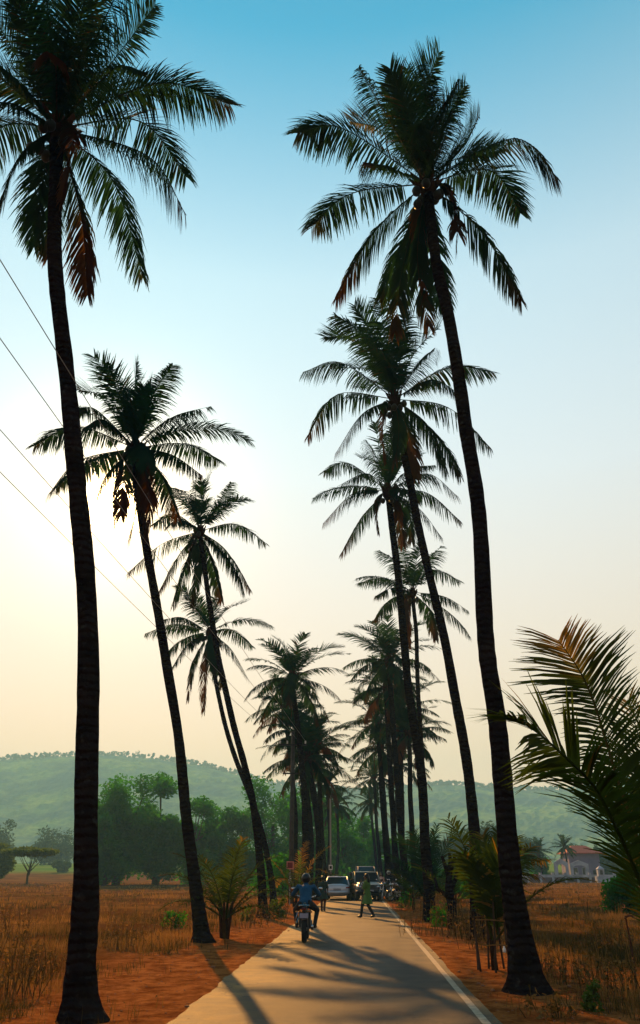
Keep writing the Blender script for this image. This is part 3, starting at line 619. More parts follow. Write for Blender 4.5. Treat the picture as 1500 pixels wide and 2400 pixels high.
# ------------------------------------------------------------------ broadleaf trees
def tree(x, y, h, wdt, label, seed, m='leaf', leaf=.32, n=4200, base=.18, name='broadleaf_tree', z=None, flat=False, clump=26, cat='tree', group='leafy trees beyond the fields', trunk_r=None):
    rnd = random.Random(seed); z0 = hgt(x, y) if z is None else z
    root = empty(name, (x, y, z0-.1), label, cat, group)
    tr = MB(); r = trunk_r or h*.028
    top = V((rnd.uniform(-.05, .05)*h, 0, h*.55)); tr.tube([V((0, 0, -.2)), V((rnd.uniform(-.02, .02)*h, 0, h*.25)), top], [r*1.3, r, r*.55], 8)
    cl = []
    for k in range(clump):
        for _ in range(50):
            q = V((rnd.uniform(-1, 1), rnd.uniform(-1, 1), rnd.uniform(0, .86)))
            env = .9*math.sqrt(max(0, 1-(abs(q.z-.4)/.62)**2)) if not flat else 1
            if math.hypot(q.x, q.y) < env: break
        zz = base+(1.02-base)*q.z if not flat else .78+.13*q.z*(1-.6*math.hypot(q.x, q.y))
        c = V((q.x*wdt*.42, q.y*wdt*.42, zz*h)); cl.append((c, rnd.uniform(.15, .25)*wdt*(1.08-.2*q.z)))
    for k in range(min(9, clump)):
        c = cl[k][0]; s = V((0, 0, h*rnd.uniform(.2, .45))); s.x = top.x*s.z/(h*.55)
        tr.tube([s, s.lerp(c, .5)+V((0, 0, -.03*h)), c], [r*.5, r*.3, r*.08], 5)
    tr.build('trunk', M['wood'], root)
    mb = MB(); tot = sum(q[1]**2 for q in cl); n = int(n*1.8)
    for c, q in cl:
        k = int(n*q*q/tot)
        for _ in range(k):
            d = V((rnd.gauss(0, 1), rnd.gauss(0, 1), rnd.gauss(0, 1))).normalized(); rr = q*(rnd.random()**.45)*(1+.35*noise.noise(d*2.2+c))
            p = c+V((d.x*rr, d.y*rr, d.z*rr*(.8 if not flat else .28)))
            a_ = V((rnd.gauss(0, 1), rnd.gauss(0, 1), rnd.gauss(0, .7))).normalized(); b_ = a_.cross(V((rnd.gauss(0, 1), rnd.gauss(0, 1), rnd.gauss(0, 1)))).normalized()
            s = leaf*rnd.uniform(.5, 1.2); mb.add([p-a_*s, p-b_*s*.5, p+a_*s, p+b_*s*.5], [(0, 1, 2, 3)])
    mb.build('crown', M[m], root, attr='dry')
    return root
def tre(px, ytop, Y, wpx, label, seed, **kw):
    t = at(px, ytop, Y); depth = Y*CP+(t.z-CAMH)*SP
    return tree(t.x, Y, t.z-hgt(t.x, Y), wpx/F*depth, label, seed, **kw)
tre(300, 1768, 124, 175, 'tallest leafy tree of the dark clump, rising before the hazy hill', 1, n=9000, clump=44, base=.08)
tre(385, 1800, 128, 130, 'leafy tree just right of the tallest one in the dark clump', 2, n=6500, base=.1)
tre(262, 1890, 119, 110, 'low leafy tree at the left foot of the tallest one', 12, n=4500, base=.05)
tre(465, 1842, 130, 135, 'leafy tree with separate rounded lobes at the right end of the tall clump', 3, n=5500, base=.08)
tre(545, 1885, 138, 150, 'lower leafy tree behind the crossing palm trunks', 4, n=5500, base=.05)
tre(640, 1822, 140, 190, 'broad leafy tree behind the utility pole', 5, n=7500, base=.05)
tre(725, 1860, 132, 170, 'leafy tree filling the gap between the pole and the silver car', 6, n=6500, base=.05)
tre(800, 1880, 150, 150, 'leafy tree above the silver car closing the end of the road', 7, n=5500, base=.1)
tre(852, 1905, 165, 110, 'dark leafy tree at the far end of the road above the van', 8, n=5000, base=.05)
tre(905, 1930, 140, 90, 'low leafy tree behind the dense palm clump', 9, n=4000, base=.02)
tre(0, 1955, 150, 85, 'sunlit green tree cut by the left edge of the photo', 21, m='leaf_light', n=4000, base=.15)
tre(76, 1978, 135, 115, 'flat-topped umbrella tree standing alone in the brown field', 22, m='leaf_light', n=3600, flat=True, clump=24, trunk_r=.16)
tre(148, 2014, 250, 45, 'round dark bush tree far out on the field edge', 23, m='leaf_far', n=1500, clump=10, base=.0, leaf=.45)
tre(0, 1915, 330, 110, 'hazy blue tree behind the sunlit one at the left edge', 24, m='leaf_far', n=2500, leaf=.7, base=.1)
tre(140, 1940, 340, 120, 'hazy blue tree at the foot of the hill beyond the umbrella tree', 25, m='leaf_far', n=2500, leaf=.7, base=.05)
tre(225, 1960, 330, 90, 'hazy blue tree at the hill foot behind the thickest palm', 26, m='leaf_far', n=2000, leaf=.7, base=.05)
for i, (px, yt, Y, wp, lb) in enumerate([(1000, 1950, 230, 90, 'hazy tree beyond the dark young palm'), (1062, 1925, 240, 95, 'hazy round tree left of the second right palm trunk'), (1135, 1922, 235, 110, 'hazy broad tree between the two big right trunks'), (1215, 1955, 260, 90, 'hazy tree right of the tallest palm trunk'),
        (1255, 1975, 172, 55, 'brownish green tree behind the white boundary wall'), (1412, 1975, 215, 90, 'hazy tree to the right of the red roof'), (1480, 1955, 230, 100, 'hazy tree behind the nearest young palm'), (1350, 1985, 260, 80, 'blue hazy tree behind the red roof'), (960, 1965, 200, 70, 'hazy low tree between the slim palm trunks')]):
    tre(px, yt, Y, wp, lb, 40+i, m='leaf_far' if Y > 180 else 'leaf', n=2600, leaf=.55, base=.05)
p = at(1458, 2028, 40); tree(p.x, 40, p.z, 2.5, 'dark green round shrub on the brown field beside the nearest young palm', 60, n=2500, leaf=.09, base=.05, clump=18, name='shrub', cat='shrub', group='shrubs in the fields')
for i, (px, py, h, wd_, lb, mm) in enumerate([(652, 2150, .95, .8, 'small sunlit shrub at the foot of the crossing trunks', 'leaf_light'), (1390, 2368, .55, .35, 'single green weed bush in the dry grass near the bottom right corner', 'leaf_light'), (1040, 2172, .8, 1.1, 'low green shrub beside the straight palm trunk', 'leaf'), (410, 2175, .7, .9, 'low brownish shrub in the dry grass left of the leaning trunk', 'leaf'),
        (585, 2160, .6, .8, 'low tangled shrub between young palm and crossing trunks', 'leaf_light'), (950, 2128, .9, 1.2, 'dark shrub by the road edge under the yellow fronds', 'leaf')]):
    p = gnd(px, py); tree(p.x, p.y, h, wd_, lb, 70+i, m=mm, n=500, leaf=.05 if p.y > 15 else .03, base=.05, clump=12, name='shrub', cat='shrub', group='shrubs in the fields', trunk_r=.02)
for i in range(12):                              # undergrowth bushes closing both verges far down the road
    Y = 62+i*7; s = -1 if i % 2 else 1; rnd = random.Random(i)
    tree(axis(Y)+s*rnd.uniform(5, 9)-(.5 if s < 0 else 0), Y, rnd.uniform(2, 3.4), rnd.uniform(4, 6), ('bush %s the far palm row, %s' % (('beyond' if s < 0 else 'beside'), ['first after the silver car', 'first behind the parked motorcycles', 'second past the silver car', 'second past the motorcycles', 'third past the silver car', 'third past the motorcycles'][i//2] if i < 99 else '')) , 300+i, n=1500, leaf=.16, base=.0, clump=14, name='bush', cat='bush', group='bushes along the far road', trunk_r=.06)
def weed(px, py, h, wd_, n, seed, label):      # a clump of tall dry stalks with seed heads and small leaves
    rnd = random.Random(seed); p = gnd(px, py); z = hgt(p.x, p.y); r = empty('weed_clump', (p.x, p.y, z), label, 'weeds', 'clumps of tall dry weeds'); st = MB(); lf = MB()
    for k in range(n):
        b = V((rnd.gauss(0, wd_*.35), rnd.gauss(0, wd_*.3), -.03)); H_ = h*rnd.uniform(.45, 1.1); t = b+V((rnd.gauss(0, .16)*H_, rnd.gauss(0, .16)*H_, H_))
        m_ = b.lerp(t, .5)+V((rnd.gauss(0, .04), 0, 0)); st.tube([b, m_, t], [.006, .005, .003], 4, a=rnd.random())
        for j in range(rnd.randint(5, 11)):
            q = b.lerp(t, rnd.uniform(.3, 1)); d = V((rnd.gauss(0, 1), rnd.gauss(0, 1), rnd.gauss(.2, .8))).normalized(); s_ = d.cross(V((rnd.gauss(0, 1), rnd.gauss(0, 1), 1))).normalized(); l = rnd.uniform(.03, .1)
            lf.add([q, q+d*l*.5+s_*l*.22, q+d*l, q+d*l*.5-s_*l*.22], [(0, 1, 2, 3)], rnd.random())
    st.add(lf.v, lf.f); st.a[-len(lf.a):] = lf.a; st.build('foliage', M['grass'], r, attr='dry')
for i, (px, py, h, w_, n, lb) in enumerate([(30, 2330, .8, .9, 46, 'tallest dry weeds in the bottom left corner'), (95, 2290, .6, .7, 34, 'dry weeds between the corner clump and the thickest trunk'), (20, 2210, .9, .8, 34, 'dry weeds at the photo edge further out than the corner clump'), (290, 2222, .7, 1.0, 40, 'dry weeds between the two nearest left trunks'), (395, 2190, .7, 1.0, 36, 'dry weeds just left of the leaning trunk'),
        (570, 2172, .9, 1.3, 44, 'tangled dry weeds right of the bushy young palm'), (625, 2158, .7, .9, 30, 'dry weeds around the crossing trunks'), (665, 2150, .8, .7, 26, 'dry weeds under the red sign'), (1045, 2192, 1.1, 1.5, 60, 'dense dry weeds at the foot of the dead stump'), (1095, 2200, 1.0, 1.1, 46, 'dry weeds beside the second right trunk'), (1140, 2225, .9, .8, 40, 'dry weeds behind the stake guard'),
        (960, 2135, .9, 1.4, 40, 'dry weeds along the verge near the motorcycles'), (1280, 2290, .5, .7, 34, 'dry weeds just right of the tallest palm base'), (1350, 2310, .45, .7, 30, 'dry weeds beside the green weed bush'), (1450, 2340, .7, .7, 40, 'dry weeds in the bottom right corner'), (1430, 2230, .6, 1.0, 34, 'dry weeds near the iron post'), (1310, 2385, .3, .5, 26, 'short weeds at the very bottom right')]):
    weed(px, py, h, w_, n, 500+i, lb)
# two small palms behind the boundary wall
for i, (hub, Y, lb) in enumerate([((1262, 1992), 168, 'small coconut palm behind the white wall, greener of the two'), ((1322, 1985), 172, 'small bluish palm before the red roofed house')]):
    h = at(hub[0], hub[1], Y); palm(V((h.x, Y, 0)), [V((h.x+.2, Y, h.z*.5))], h, lb, L=3.4, nleaf=24, Ll=.8, wd=.14, r=(.18, .15), flare=.1, nuts=0, seed=200+i, nf=20, parts=False, group='palms behind the boundary wall')
# ------------------------------------------------------------------ dry grass
def grass():
    rnd = random.Random(3); mb = MB()
    bands = [(5, 16, 34000, .009, .26), (16, 36, 40000, .015, .3), (36, 75, 26000, .03, .28), (75, 150, 20000, .06, .28)]
    for y0, y1, n, wd, hh in bands:
        k = 0
        while k < n:
            y = y0+(y1-y0)*rnd.random()**.8; x = rnd.uniform(-.62, .62)*y*1.05+rnd.uniform(-1, 1)
            o = off(x, y); e = noise.noise(V((x*.5, y*.5, 1)))*.9
            k += 1
            if -4.3+e < o < 3.1+e*.6: 
                if rnd.random() > .03 or -2.7 < o < 2.0: continue
            d = noise.noise(V((x*.3, y*.3, 4)))
            if rnd.random() > .42+d*1.8: continue
            cl = V((x, y, hgt(x, y)))
            H = hh*.58*(.5+1.6*max(0, noise.noise(V((x*.22, y*.22, 11)))+.3))*rnd.uniform(.5, 1.4)
            if rnd.random() < .03: H *= 2.3
            dry = max(0, min(1, .5+1.6*noise.noise(V((x*.4, y*.4, 21)))+rnd.gauss(0, .3)))
            for b in range(3):
                p = cl+V((rnd.gauss(0, .05), rnd.gauss(0, .05), -.02)); a_ = rnd.uniform(0, 6.28)
                t = V((math.cos(a_)*H*.4*rnd.random(), math.sin(a_)*H*.4*rnd.random(), H)); s = V((math.sin(a_), math.cos(a_)*.3, 0))*wd
                m_ = p+t*.5; mb.add([p-s*.5, p+s*.5, m_+s*.4, m_-s*.4, p+t+V((t.x, t.y, -H*.1))*.4], [(0, 1, 2, 3), (3, 2, 4)], dry)
    tag(mb.build('dry_grass', M['grass'], attr='dry'), kind='stuff')
grass()
def stones():
    rnd = random.Random(9); mb = MB()
    for k in range(1600):
        y = rnd.uniform(7, 34); o = rnd.choice([rnd.uniform(-5.0, -2.1), rnd.uniform(1.55, 4.2)]); x = axis(y)+o
        s = rnd.uniform(.004, .018)*(1+(rnd.random() < .04)*1.5); mb.ell((x, y, hgt(x, y)+s*.25), (s*rnd.uniform(.8, 1.4), s, s*.6), 6, 4)
    tag(mb.build('gravel', mat('loose_stones', (.2, .08, .035), .9, var=.4, scale=30)), kind='stuff')
    mb = MB()
    for k in range(1100):
        y = rnd.uniform(7, 30); o = rnd.choice([rnd.uniform(-5.2, -2.3), rnd.uniform(1.7, 4.2)]); x = axis(y)+o; a_ = rnd.uniform(0, 6.28); l = rnd.uniform(.02, .08)
        d = V((math.cos(a_)*l, math.sin(a_)*l, rnd.uniform(-.1, .3)*l)); s = V((-d.y, d.x, 0))*.12; p = V((x, y, hgt(x, y)+.015)); mb.add([p-s, p+s, p+d+s, p+d-s], [(0, 1, 2, 3)], rnd.random())
    tag(mb.build('litter', M['grass'], attr='dry'), kind='stuff')
stones()
# ------------------------------------------------------------------ utility pole, wires, signs
def pole():
    Y = 52.0; x = at(683, 2000, Y).x
    r = empty('utility_pole', (x, Y, 0), 'straight utility pole with crossarm between the far palms', 'pole')
    mb = MB(); mb.tube([(0, 0, -.3), (0, 0, 9.9)], [.17, .12], 10); mb.build('shaft', mat('weathered_pole', (.05, .045, .04), .9, var=.3), r, True)
    mb = MB(); mb.box((0, -.17, 9.05), (1.75, .1, .1)); mb.build('crossarm', M['black'], r)
    mb = MB(); mb.box((-.1, -.17, 7.3), (1.0, .08, .08)); mb.build('crossarm', M['black'], r)
    for dx in (-.8, -.35, .35, .8):
        mb = MB(); mb.tube([(dx, -.17, 9.1), (dx, -.17, 9.16), (dx, -.17, 9.2), (dx, -.17, 9.28)], [.03, .055, .04, .05], 8); mb.build('insulator', M['white_paint'], r, True)
    return V((x, Y, 0))
PP = pole()
for i, (dx, xe, sag) in enumerate([(.8, -5.6, 1.0), (.35, -6.4, 1.1), (-.35, -7.9, 1.0), (-.8, -8.75, 1.1)]):
    a_ = PP+V((dx, -.17, 9.28)); b_ = V((xe, -12, 9.3)); pts = []
    for k in range(33):
        t = k/32; q = a_.lerp(b_, t); q.z -= sag*4*t*(1-t)*.5; pts.append(q)
    mb = MB(); mb.tube(pts, .0075, 5)
    tag(mb.build('overhead_wire', M['steel'], None, True), ['thin overhead wire nearest the road, highest at the photo edge', 'thin overhead wire, second highest at the photo edge', 'thin overhead wire, third down at the photo edge', 'thin overhead wire, lowest at the photo edge'][i], 'wire', 'overhead wires to the utility pole')
def signboard():
    Y = 49.0; c = at(680, 2028, Y)
    r = empty('road_sign', (c.x, Y, 0), 'small square red sign with pale rim on a post left of the road', 'sign')
    mb = MB(); mb.box((0, 0, c.z), (.40, .02, .40)); mb.build('rim', mat('sign_rim', (.6, .2, .16), .6), r)
    mb = MB(); mb.box((0, -.016, c.z), (.30, .012, .30)); mb.build('panel', mat('sign_red', (.16, .01, .012), .5), r)
    mb = MB(); mb.tube([(0, .03, -.1), (0, .03, c.z+.15)], .03, 8); mb.build('post', M['steel'], r)
    c2 = at(680, 2063, Y); mb = MB(); mb.box((0, -.02, c2.z), (.14, .02, .22)); mb.build('plate', M['white_paint'], r)
    Y = 66; c = at(775, 2033, Y)
    r = empty('road_sign', (c.x, Y, 0), 'tiny grey notice board on a thin tall post above the silver car', 'sign')
    mb = MB(); mb.box((0, -.05, c.z), (.3, .02, .36)); mb.build('panel', M['white_paint'], r)
    mb = MB(); mb.box((0, -.066, c.z), (.18, .01, .2)); mb.build('inset', M['black'], r)
    mb = MB(); mb.tube([(0, 0, -.1), (0, 0, 7.2)], .06, 8); mb.build('post', M['steel'], r)
signboard()
# ------------------------------------------------------------------ stake guard, stump, rusty post
def verge_bits():
    p = gnd(1163, 2275); rnd = random.Random(4)
    r = empty('stake_guard', (p.x, p.y, 0), 'rickety stake guard of bamboo and dry palm ribs round the upright young palm', 'plant guard')
    for k in range(7):
        a_ = k/7*6.28; x, y = math.cos(a_)*.34, math.sin(a_)*.34; h = rnd.uniform(.9, 1.35)
        mb = MB(); mb.tube([(x, y, -.1), (x+rnd.uniform(-.06, .06), y, h*.5), (x+rnd.uniform(-.1, .1), y+.02, h)], [.022, .02, .014], 6); mb.build('stake', M['wood'], r)
    mb = MB()
    for z in (.45, .85):
        mb.tube([(math.cos(t/12*6.283)*.36, math.sin(t/12*6.283)*.36, z+rnd.uniform(-.03, .03)) for t in range(13)], .012, 5)
    mb.build('binding', M['grass'], r)
    p = gnd(1078, 2185); r = empty('tree_stump', (p.x, p.y+1.5, 0), 'dead cut tree stump with stubby forked branches beside the young palms', 'tree stump')
    mb = MB(); mb.tube([(0, 0, -.1), (.03, 0, .6), (-.03, 0, 1.2), (.02, .02, 1.75)], [.2, .15, .13, .09], 9); mb.build('trunk', M['bark'], r, True)
    for q in ([(0, 0, 1.1), (.2, 0, 1.45), (.3, .02, 1.75)], [(0, 0, 1.5), (-.12, .02, 1.9), (-.2, 0, 2.15)], [(0, 0, 1.6), (.08, 0, 2.0), (.05, .03, 2.25)], [(-.02, 0, .9), (-.4, .05, 1.15), (-.48, 0, 1.5)], [(.03, 0, 1.65), (.17, .02, 1.95), (.24, 0, 2.2)]):
        mb = MB(); mb.tube(q, [.09, .07, .045], 6); mb.build('branch', M['bark'], r, True)
    p = gnd(1493, 2318); rm = mat('rusty_iron', (.06, .02, .01), .9, .3, var=.4, scale=12)
    r = empty('iron_post', (p.x, p.y, 0), 'thin rusty iron post with a bent ring in the dry grass', 'post')
    mb = MB(); mb.tube([(0, 0, -.1), (.01, 0, .5), (-.02, 0, 1.02)], .014, 6); mb.build('rod', rm, r)
    mb = MB(); mb.tube([(-.02+.07*math.cos(t/10*6.283)+.05, .07*math.sin(t/10*6.283), 1.0+.02*math.sin(t)) for t in range(11)], .01, 5); mb.build('ring', rm, r)
    p = gnd(1188, 2236)
    mb = MB(); mb.tube([(0, 0, 0), (0, 0, .1), (0, 0, .13), (0, 0, .17)], [.035, .035, .015, .015], 10); o = mb.build('bottle', M['white_paint'], None, True); o.location = (p.x-.05, p.y, 0); tag(o, 'small white plastic bottle at the foot of the big palm trunk', 'bottle')
verge_bits()
# ------------------------------------------------------------------ wall, house, gate and shrine across the right-hand field
M['shade_white'] = mat('shade_tinted_white', (.3, .31, .38), .85, var=.3, scale=.8)  # white greyed and blued: the tint of shaded walls put into the paint
def across():
    Y = 158
    x0, x1 = at(1035, 2050, Y).x, at(1440, 2050, Y).x; z = hgt(50, Y)
    r = empty('boundary_wall', ((x0+x1)/2, Y, z), 'low white boundary wall with dark stained base across the field', 'wall')
    L_ = x1-x0; mb = MB(); mb.box((0, 0, .35), (L_, .3, 1.1)); mb.build('base', mat('stained_plinth', (.10, .06, .07), .9, var=.4, scale=.6), r)
    mb = MB(); mb.box((0, 0, 1.13), (L_, .34, .45)); mb.build('coping', M['shade_white'], r)
    n = 14
    for k in range(n+1):
        mb = MB(); mb.box((-L_/2+L_*k/n, 0, .72), (.42, .42, 1.75)); mb.box((-L_/2+L_*k/n, 0, 1.64), (.5, .5, .09)); mb.build('pier', M['shade_white'], r)
    # house
    Y = 190; c = at(1362, 2040, Y); top = at(1362, 1982, Y).z; ev = at(1362, 2000, Y).z; z = hgt(c.x, Y)
    h = empty('house', (c.x, Y, z), 'lavender walled house with a red tiled roof beyond the white wall', 'house'); hw, hd = 3.3, 3.2; ev -= z; top -= z
    wall = mat('lavender_plaster', (.16, .13, .22), .9, var=.15, scale=.8)
    mb = MB(); mb.box((0, 0, ev/2-.2), (hw*2, hd*2, ev+.4)); mb.build('wall', wall, h)
    mb = MB(); e = .6; A = [(-hw-e, -hd-e, ev), (hw+e, -hd-e, ev), (hw+e, hd+e, ev), (-hw-e, hd+e, ev), (-hw*.45, 0, top), (hw*.45, 0, top)]
    mb.add([(a, b, cc+.02) for a, b, cc in A]+[(a, b, cc-.15) for a, b, cc in A[:4]], [(0, 1, 5, 4), (1, 2, 5), (2, 3, 4, 5), (3, 0, 4), (0, 6, 7, 1), (1, 7, 8, 2), (2, 8, 9, 3), (3, 9, 6, 0), (9, 8, 7, 6)])
    mb.build('roof', mat('red_tiles', (.3, .05, .035), .85, var=.25, scale=3), h)
    for x in (-2.2, -.2):
        mb = MB(); mb.box((x, -hd-.02, 1.9), (1.1, .12, 1.5)); w_ = mb.build('window', M['shade_white'], h); mb = MB(); mb.box((x, -hd-.1, 1.9), (.9, .04, 1.3)); mb.build('pane', M['glass'], w_)
    mb = MB(); mb.box((2.1, -hd-.03, 1.05), (1.0, .1, 2.1)); mb.build('door', M['wood'], h)
    # gabled white gateway and pillars
    Y = 166
    def arch(px0, px1, pyt, lb, cross):
        a, b = at(px0, 2040, Y), at(px1, 2040, Y); w_ = b.x-a.x; t = at(px0, pyt, Y).z; z = hgt(a.x, Y)
        g = empty('gateway', ((a.x+b.x)/2, Y, z), lb, 'gateway', 'white gateways behind the boundary wall'); t -= z
        for s in (-1, 1):
            mb = MB(); mb.box((s*(w_/2-.3), 0, t*.36), (.6, .6, t*.72)); mb.build('pillar', M['shade_white'], g)
        mb = MB(); n = 12; vs = []
        for y in (-.25, .25):
            vs += [(-w_/2, y, t*.72), (-w_/2, y, t*.82), (0, y, t), (w_/2, y, t*.82), (w_/2, y, t*.72)] + [((w_/2-.6)*math.cos(math.pi*k/8), y, t*.72-.3+.45*math.sin(math.pi*k/8)) for k in range(9)]
        m_ = 14; mb.add(vs, [tuple(range(m_)), tuple(range(m_, 2*m_))[::-1]]+[(k, (k+1) % m_, m_+(k+1) % m_, m_+k) for k in range(m_)]); mb.build('gable', M['shade_white'], g)
        if cross:
            mb = MB(); mb.box((0, 0, t+.35), (.1, .1, .9)); mb.box((0, -.003, t+.45), (.45, .09, .1)); mb.build('cross', M['shade_white'], g)
    arch(1300, 1332, 2012, 'tall white gateway before the bluish palm, left of its pair', False)
    arch(1336, 1380, 2016, 'wide white gabled gateway below the red roof', False)
    Y = 156; a = at(1405, 2045, Y); t = at(1405, 2029, Y).z; z = hgt(a.x, Y); t -= z
    g = empty('wayside_shrine', (a.x, Y-1.2, z), 'small white wayside shrine with a pointed cap on the wall line', 'shrine')
    mb = MB(); mb.box((0, 0, .5), (2.2, 1.4, 1.2)); mb.build('plinth', M['shade_white'], g)
    mb = MB(); mb.box((-.2, 0, 1.1+(t-1.6)/2), (1.1, .9, t-1.6)); mb.build('body', M['shade_white'], g)
    mb = MB(); mb.box((-.2, 0, t-.3), (1.3, 1.1, .5), top=.15); mb.build('cap', M['shade_white'], g)
    mb = MB(); mb.box((-.2, -.46, 1.1+(t-1.6)*.5), (.5, .06, (t-1.6)*.6)); mb.build('niche', M['glass'], g)
across()
# ------------------------------------------------------------------ people
SKIN = mat('skin', (.10, .05, .03), .6); HAIR = mat('black_hair', (.006, .005, .005), .5)
def bone(mb, pts, rad, n=10, sq=(1, 1)):
    mb.tube(pts, rad, n, sq=sq)
    for p, r in ((pts[0], rad[0]), (pts[-1], rad[-1])): mb.ell(p, (r*.97, r*.97, r*.97), 10, 6)
def remesh(o, vx, sm=6):
    m = o.modifiers.new('r', 'REMESH'); m.mode = 'VOXEL'; m.voxel_size = vx; m.use_smooth_shade = True
    s = o.modifiers.new('s', 'SMOOTH'); s.iterations = sm; s.factor = .5
    return o
def lerp(a, b, t): return V(a).lerp(V(b), t)
def person(loc, rz, label, J, top, bottom, top_len=0, skirt=None, hair='short', shoes=None, vx=.014, sleeves=.55, helmet=None, group=None):
    """J: joints in metres, front = +Y. skirt = (hem z, hem radius) makes a dress of the top."""
    r = empty('person', loc, label, 'person', group, rz)
    P = {k: V(v) for k, v in J.items()}
    pel, ch, nk, hd = P['pelvis'], P['chest'], P['neck'], P['head']
    b = MB(); fw = P.get('face', V((0, 1, 0))).normalized(); sd = fw.cross(V((0, 0, 1))).normalized(); up = sd.cross(fw)
    Mh = Matrix((sd, fw, up)).transposed()
    b.ell(hd, (.077, .095, .115), 16, 12, Mh); b.ell(hd+Mh @ V((0, .03, -.06)), (.055, .06, .06), 10, 8, Mh)
    b.ell(hd+Mh @ V((0, .1, -.015)), (.014, .022, .026), 8, 6, Mh)
    for s in (-1, 1):
        b.ell(hd+Mh @ V((s*.078, -.005, -.01)), (.012, .02, .032), 8, 6, Mh)
    bone(b, [nk-V((0, 0, .05)), nk.lerp(hd, .5)], [.058, .05])
    bone(b, [pel, pel.lerp(ch, .45), ch], [.135, .115, .135], 14, (1.15, .8))
    bone(b, [ch, nk], [.13, .06], 14, (1.25, .7))
    for s, a in ((-1, 'l'), (1, 'r')):
        sh, elb, wr = P['sh'+a], P['el'+a], P['wr'+a]
        bone(b, [ch.lerp(sh, .5), sh, elb], [.06, .052, .038]); bone(b, [elb, lerp(elb, wr, .3), wr], [.04, .038, .026])
        d = P.get('hd'+a, (wr-elb)).normalized(); h = V((0, 0, 1)) if abs(d.z) < .8 else V((0, 1, 0)); q = d.cross(h).normalized(); u_ = q.cross(d).normalized()
        bone(b, [wr, wr+d*.05, wr+d*.085], [.026, .036, .034], 8, (1.1, .6))
        for k, (f, l) in enumerate(((-1.5, .062), (-.5, .075), (.5, .07), (1.5, .055))):
            o_ = wr+d*.09+q*f*.019; b.tube([o_-d*.02, o_+d*l*.5-u_*.006, o_+d*l*.8-u_*.026], [.0105, .01, .008], 6)
        b.tube([wr+d*.03-q*.03*s, wr+d*.065-q*.058*s-u_*.01, wr+d*.095-q*.062*s-u_*.02], [.013, .012, .009], 6)
        hp, kn, an = P['hp'+a], P['kn'+a], P['an'+a]
        bone(b, [hp, hp.lerp(kn, .5), kn], [.092, .078, .056]); bone(b, [kn, kn.lerp(an, .3), an], [.056, .056, .036])
        to = P.get('to'+a, an+V((0, .17, -.06))); bone(b, [an, an.lerp(to, .55), to], [.038, .036, .026], 8, (1, .8))
    remesh(b.build('body', SKIN, r), vx)
    for s in (-1, 1):
        e = MB(); e.ell(hd+Mh @ V((s*.03, .088, .012)), (.013, .008, .008), 8, 6, Mh); e.build('eye', M['white_paint'], r, True)
    # clothing
    t = MB()
    bone(t, [pel-V((0, 0, top_len)), pel.lerp(ch, .45), ch], [.155, .135, .155], 16, (1.15, .82)); bone(t, [ch, nk-V((0, 0, .02))], [.15, .075], 14, (1.28, .75))
    for a in 'lr':
        sh, elb, wr = P['sh'+a], P['el'+a], P['wr'+a]; bone(t, [ch.lerp(sh, .5), sh, lerp(sh, elb, sleeves*1.6)] if sleeves < .63 else [ch.lerp(sh, .5), sh, elb], [.08, .07, .06])
        if sleeves > .63: bone(t, [elb, lerp(elb, wr, .9)], [.055, .042])
    if skirt:
        hz, hr = skirt; n = 22; secs = []
        c0 = pel.lerp(ch, .3)
        for j in range(7):
            k = j/6; c = c0.lerp(V((pel.x, pel.y, hz)), k); rr = .125+(hr-.125)*k**.8
            secs.append([c+V((math.cos(a*6.283/n)*rr*1.12*(1+.05*k*math.sin(a*2.2)), math.sin(a*6.283/n)*rr*.85*(1+.06*k*math.sin(a*1.7)), 0)) for a in range(n)])
        t.loft(secs)
    remesh(t.build('dress' if skirt else 'shirt', top, r), vx)
    p = MB()
    for a in 'lr':
        hp, kn, an = P['hp'+a], P['kn'+a], P['an'+a]; bone(p, [hp, hp.lerp(kn, .5), kn], [.112, .092, .07]); bone(p, [kn, an-V((0, 0, .0))], [.068, .052])
    bone(p, [pel-V((.05, 0, .02)), pel+V((.05, 0, 0))], [.13, .13])
    remesh(p.build('trousers', bottom, r), vx)
    for a in 'lr':
        an = P['an'+a]; to = P.get('to'+a, an+V((0, .17, -.06))); q = MB(); q.tube([an+V((0, 0, -.01)), an.lerp(to, .2)-V((0, 0, .02)), an.lerp(to, .6), to], [.046, .05, .046, .03], 8, sq=(1, .85)); heel = an-(to-an).normalized()*.05; q.tube([heel-V((0, 0, .04)), an.lerp(to, .3)-V((0, 0, .03))], [.032, .045], 8); q.build('shoe', shoes or M['black'], r, True)
    if helmet:
        q = MB(); q.ell(hd+Mh @ V((0, -.01, .02)), (.128, .148, .138), 18, 12, Mh); remesh(q.build('helmet', helmet, r), .02, 2)
        q = MB(); q.ell(hd+Mh @ V((0, .06, .0)), (.108, .095, .06), 14, 8, Mh); q.build('visor', M['glass'], r, True)
    else:
        q = MB(); q.ell(hd+Mh @ V((0, -.018, .025)), (.09, .1, .108), 16, 10, Mh)
        if hair == 'long': q.tube([hd+Mh @ V((0, -.07, .02)), hd+Mh @ V((0, -.095, -.1)), hd+Mh @ V((0, -.1, -.22)), hd+Mh @ V((0, -.09, -.32))], [.08, .085, .075, .04], 10, sq=(1.1, .6))
        if hair == 'bun': q.ell(hd+Mh @ V((0, -.12, .05)), (.045, .045, .045))
        q.build('hair', HAIR, r, True)
    return r
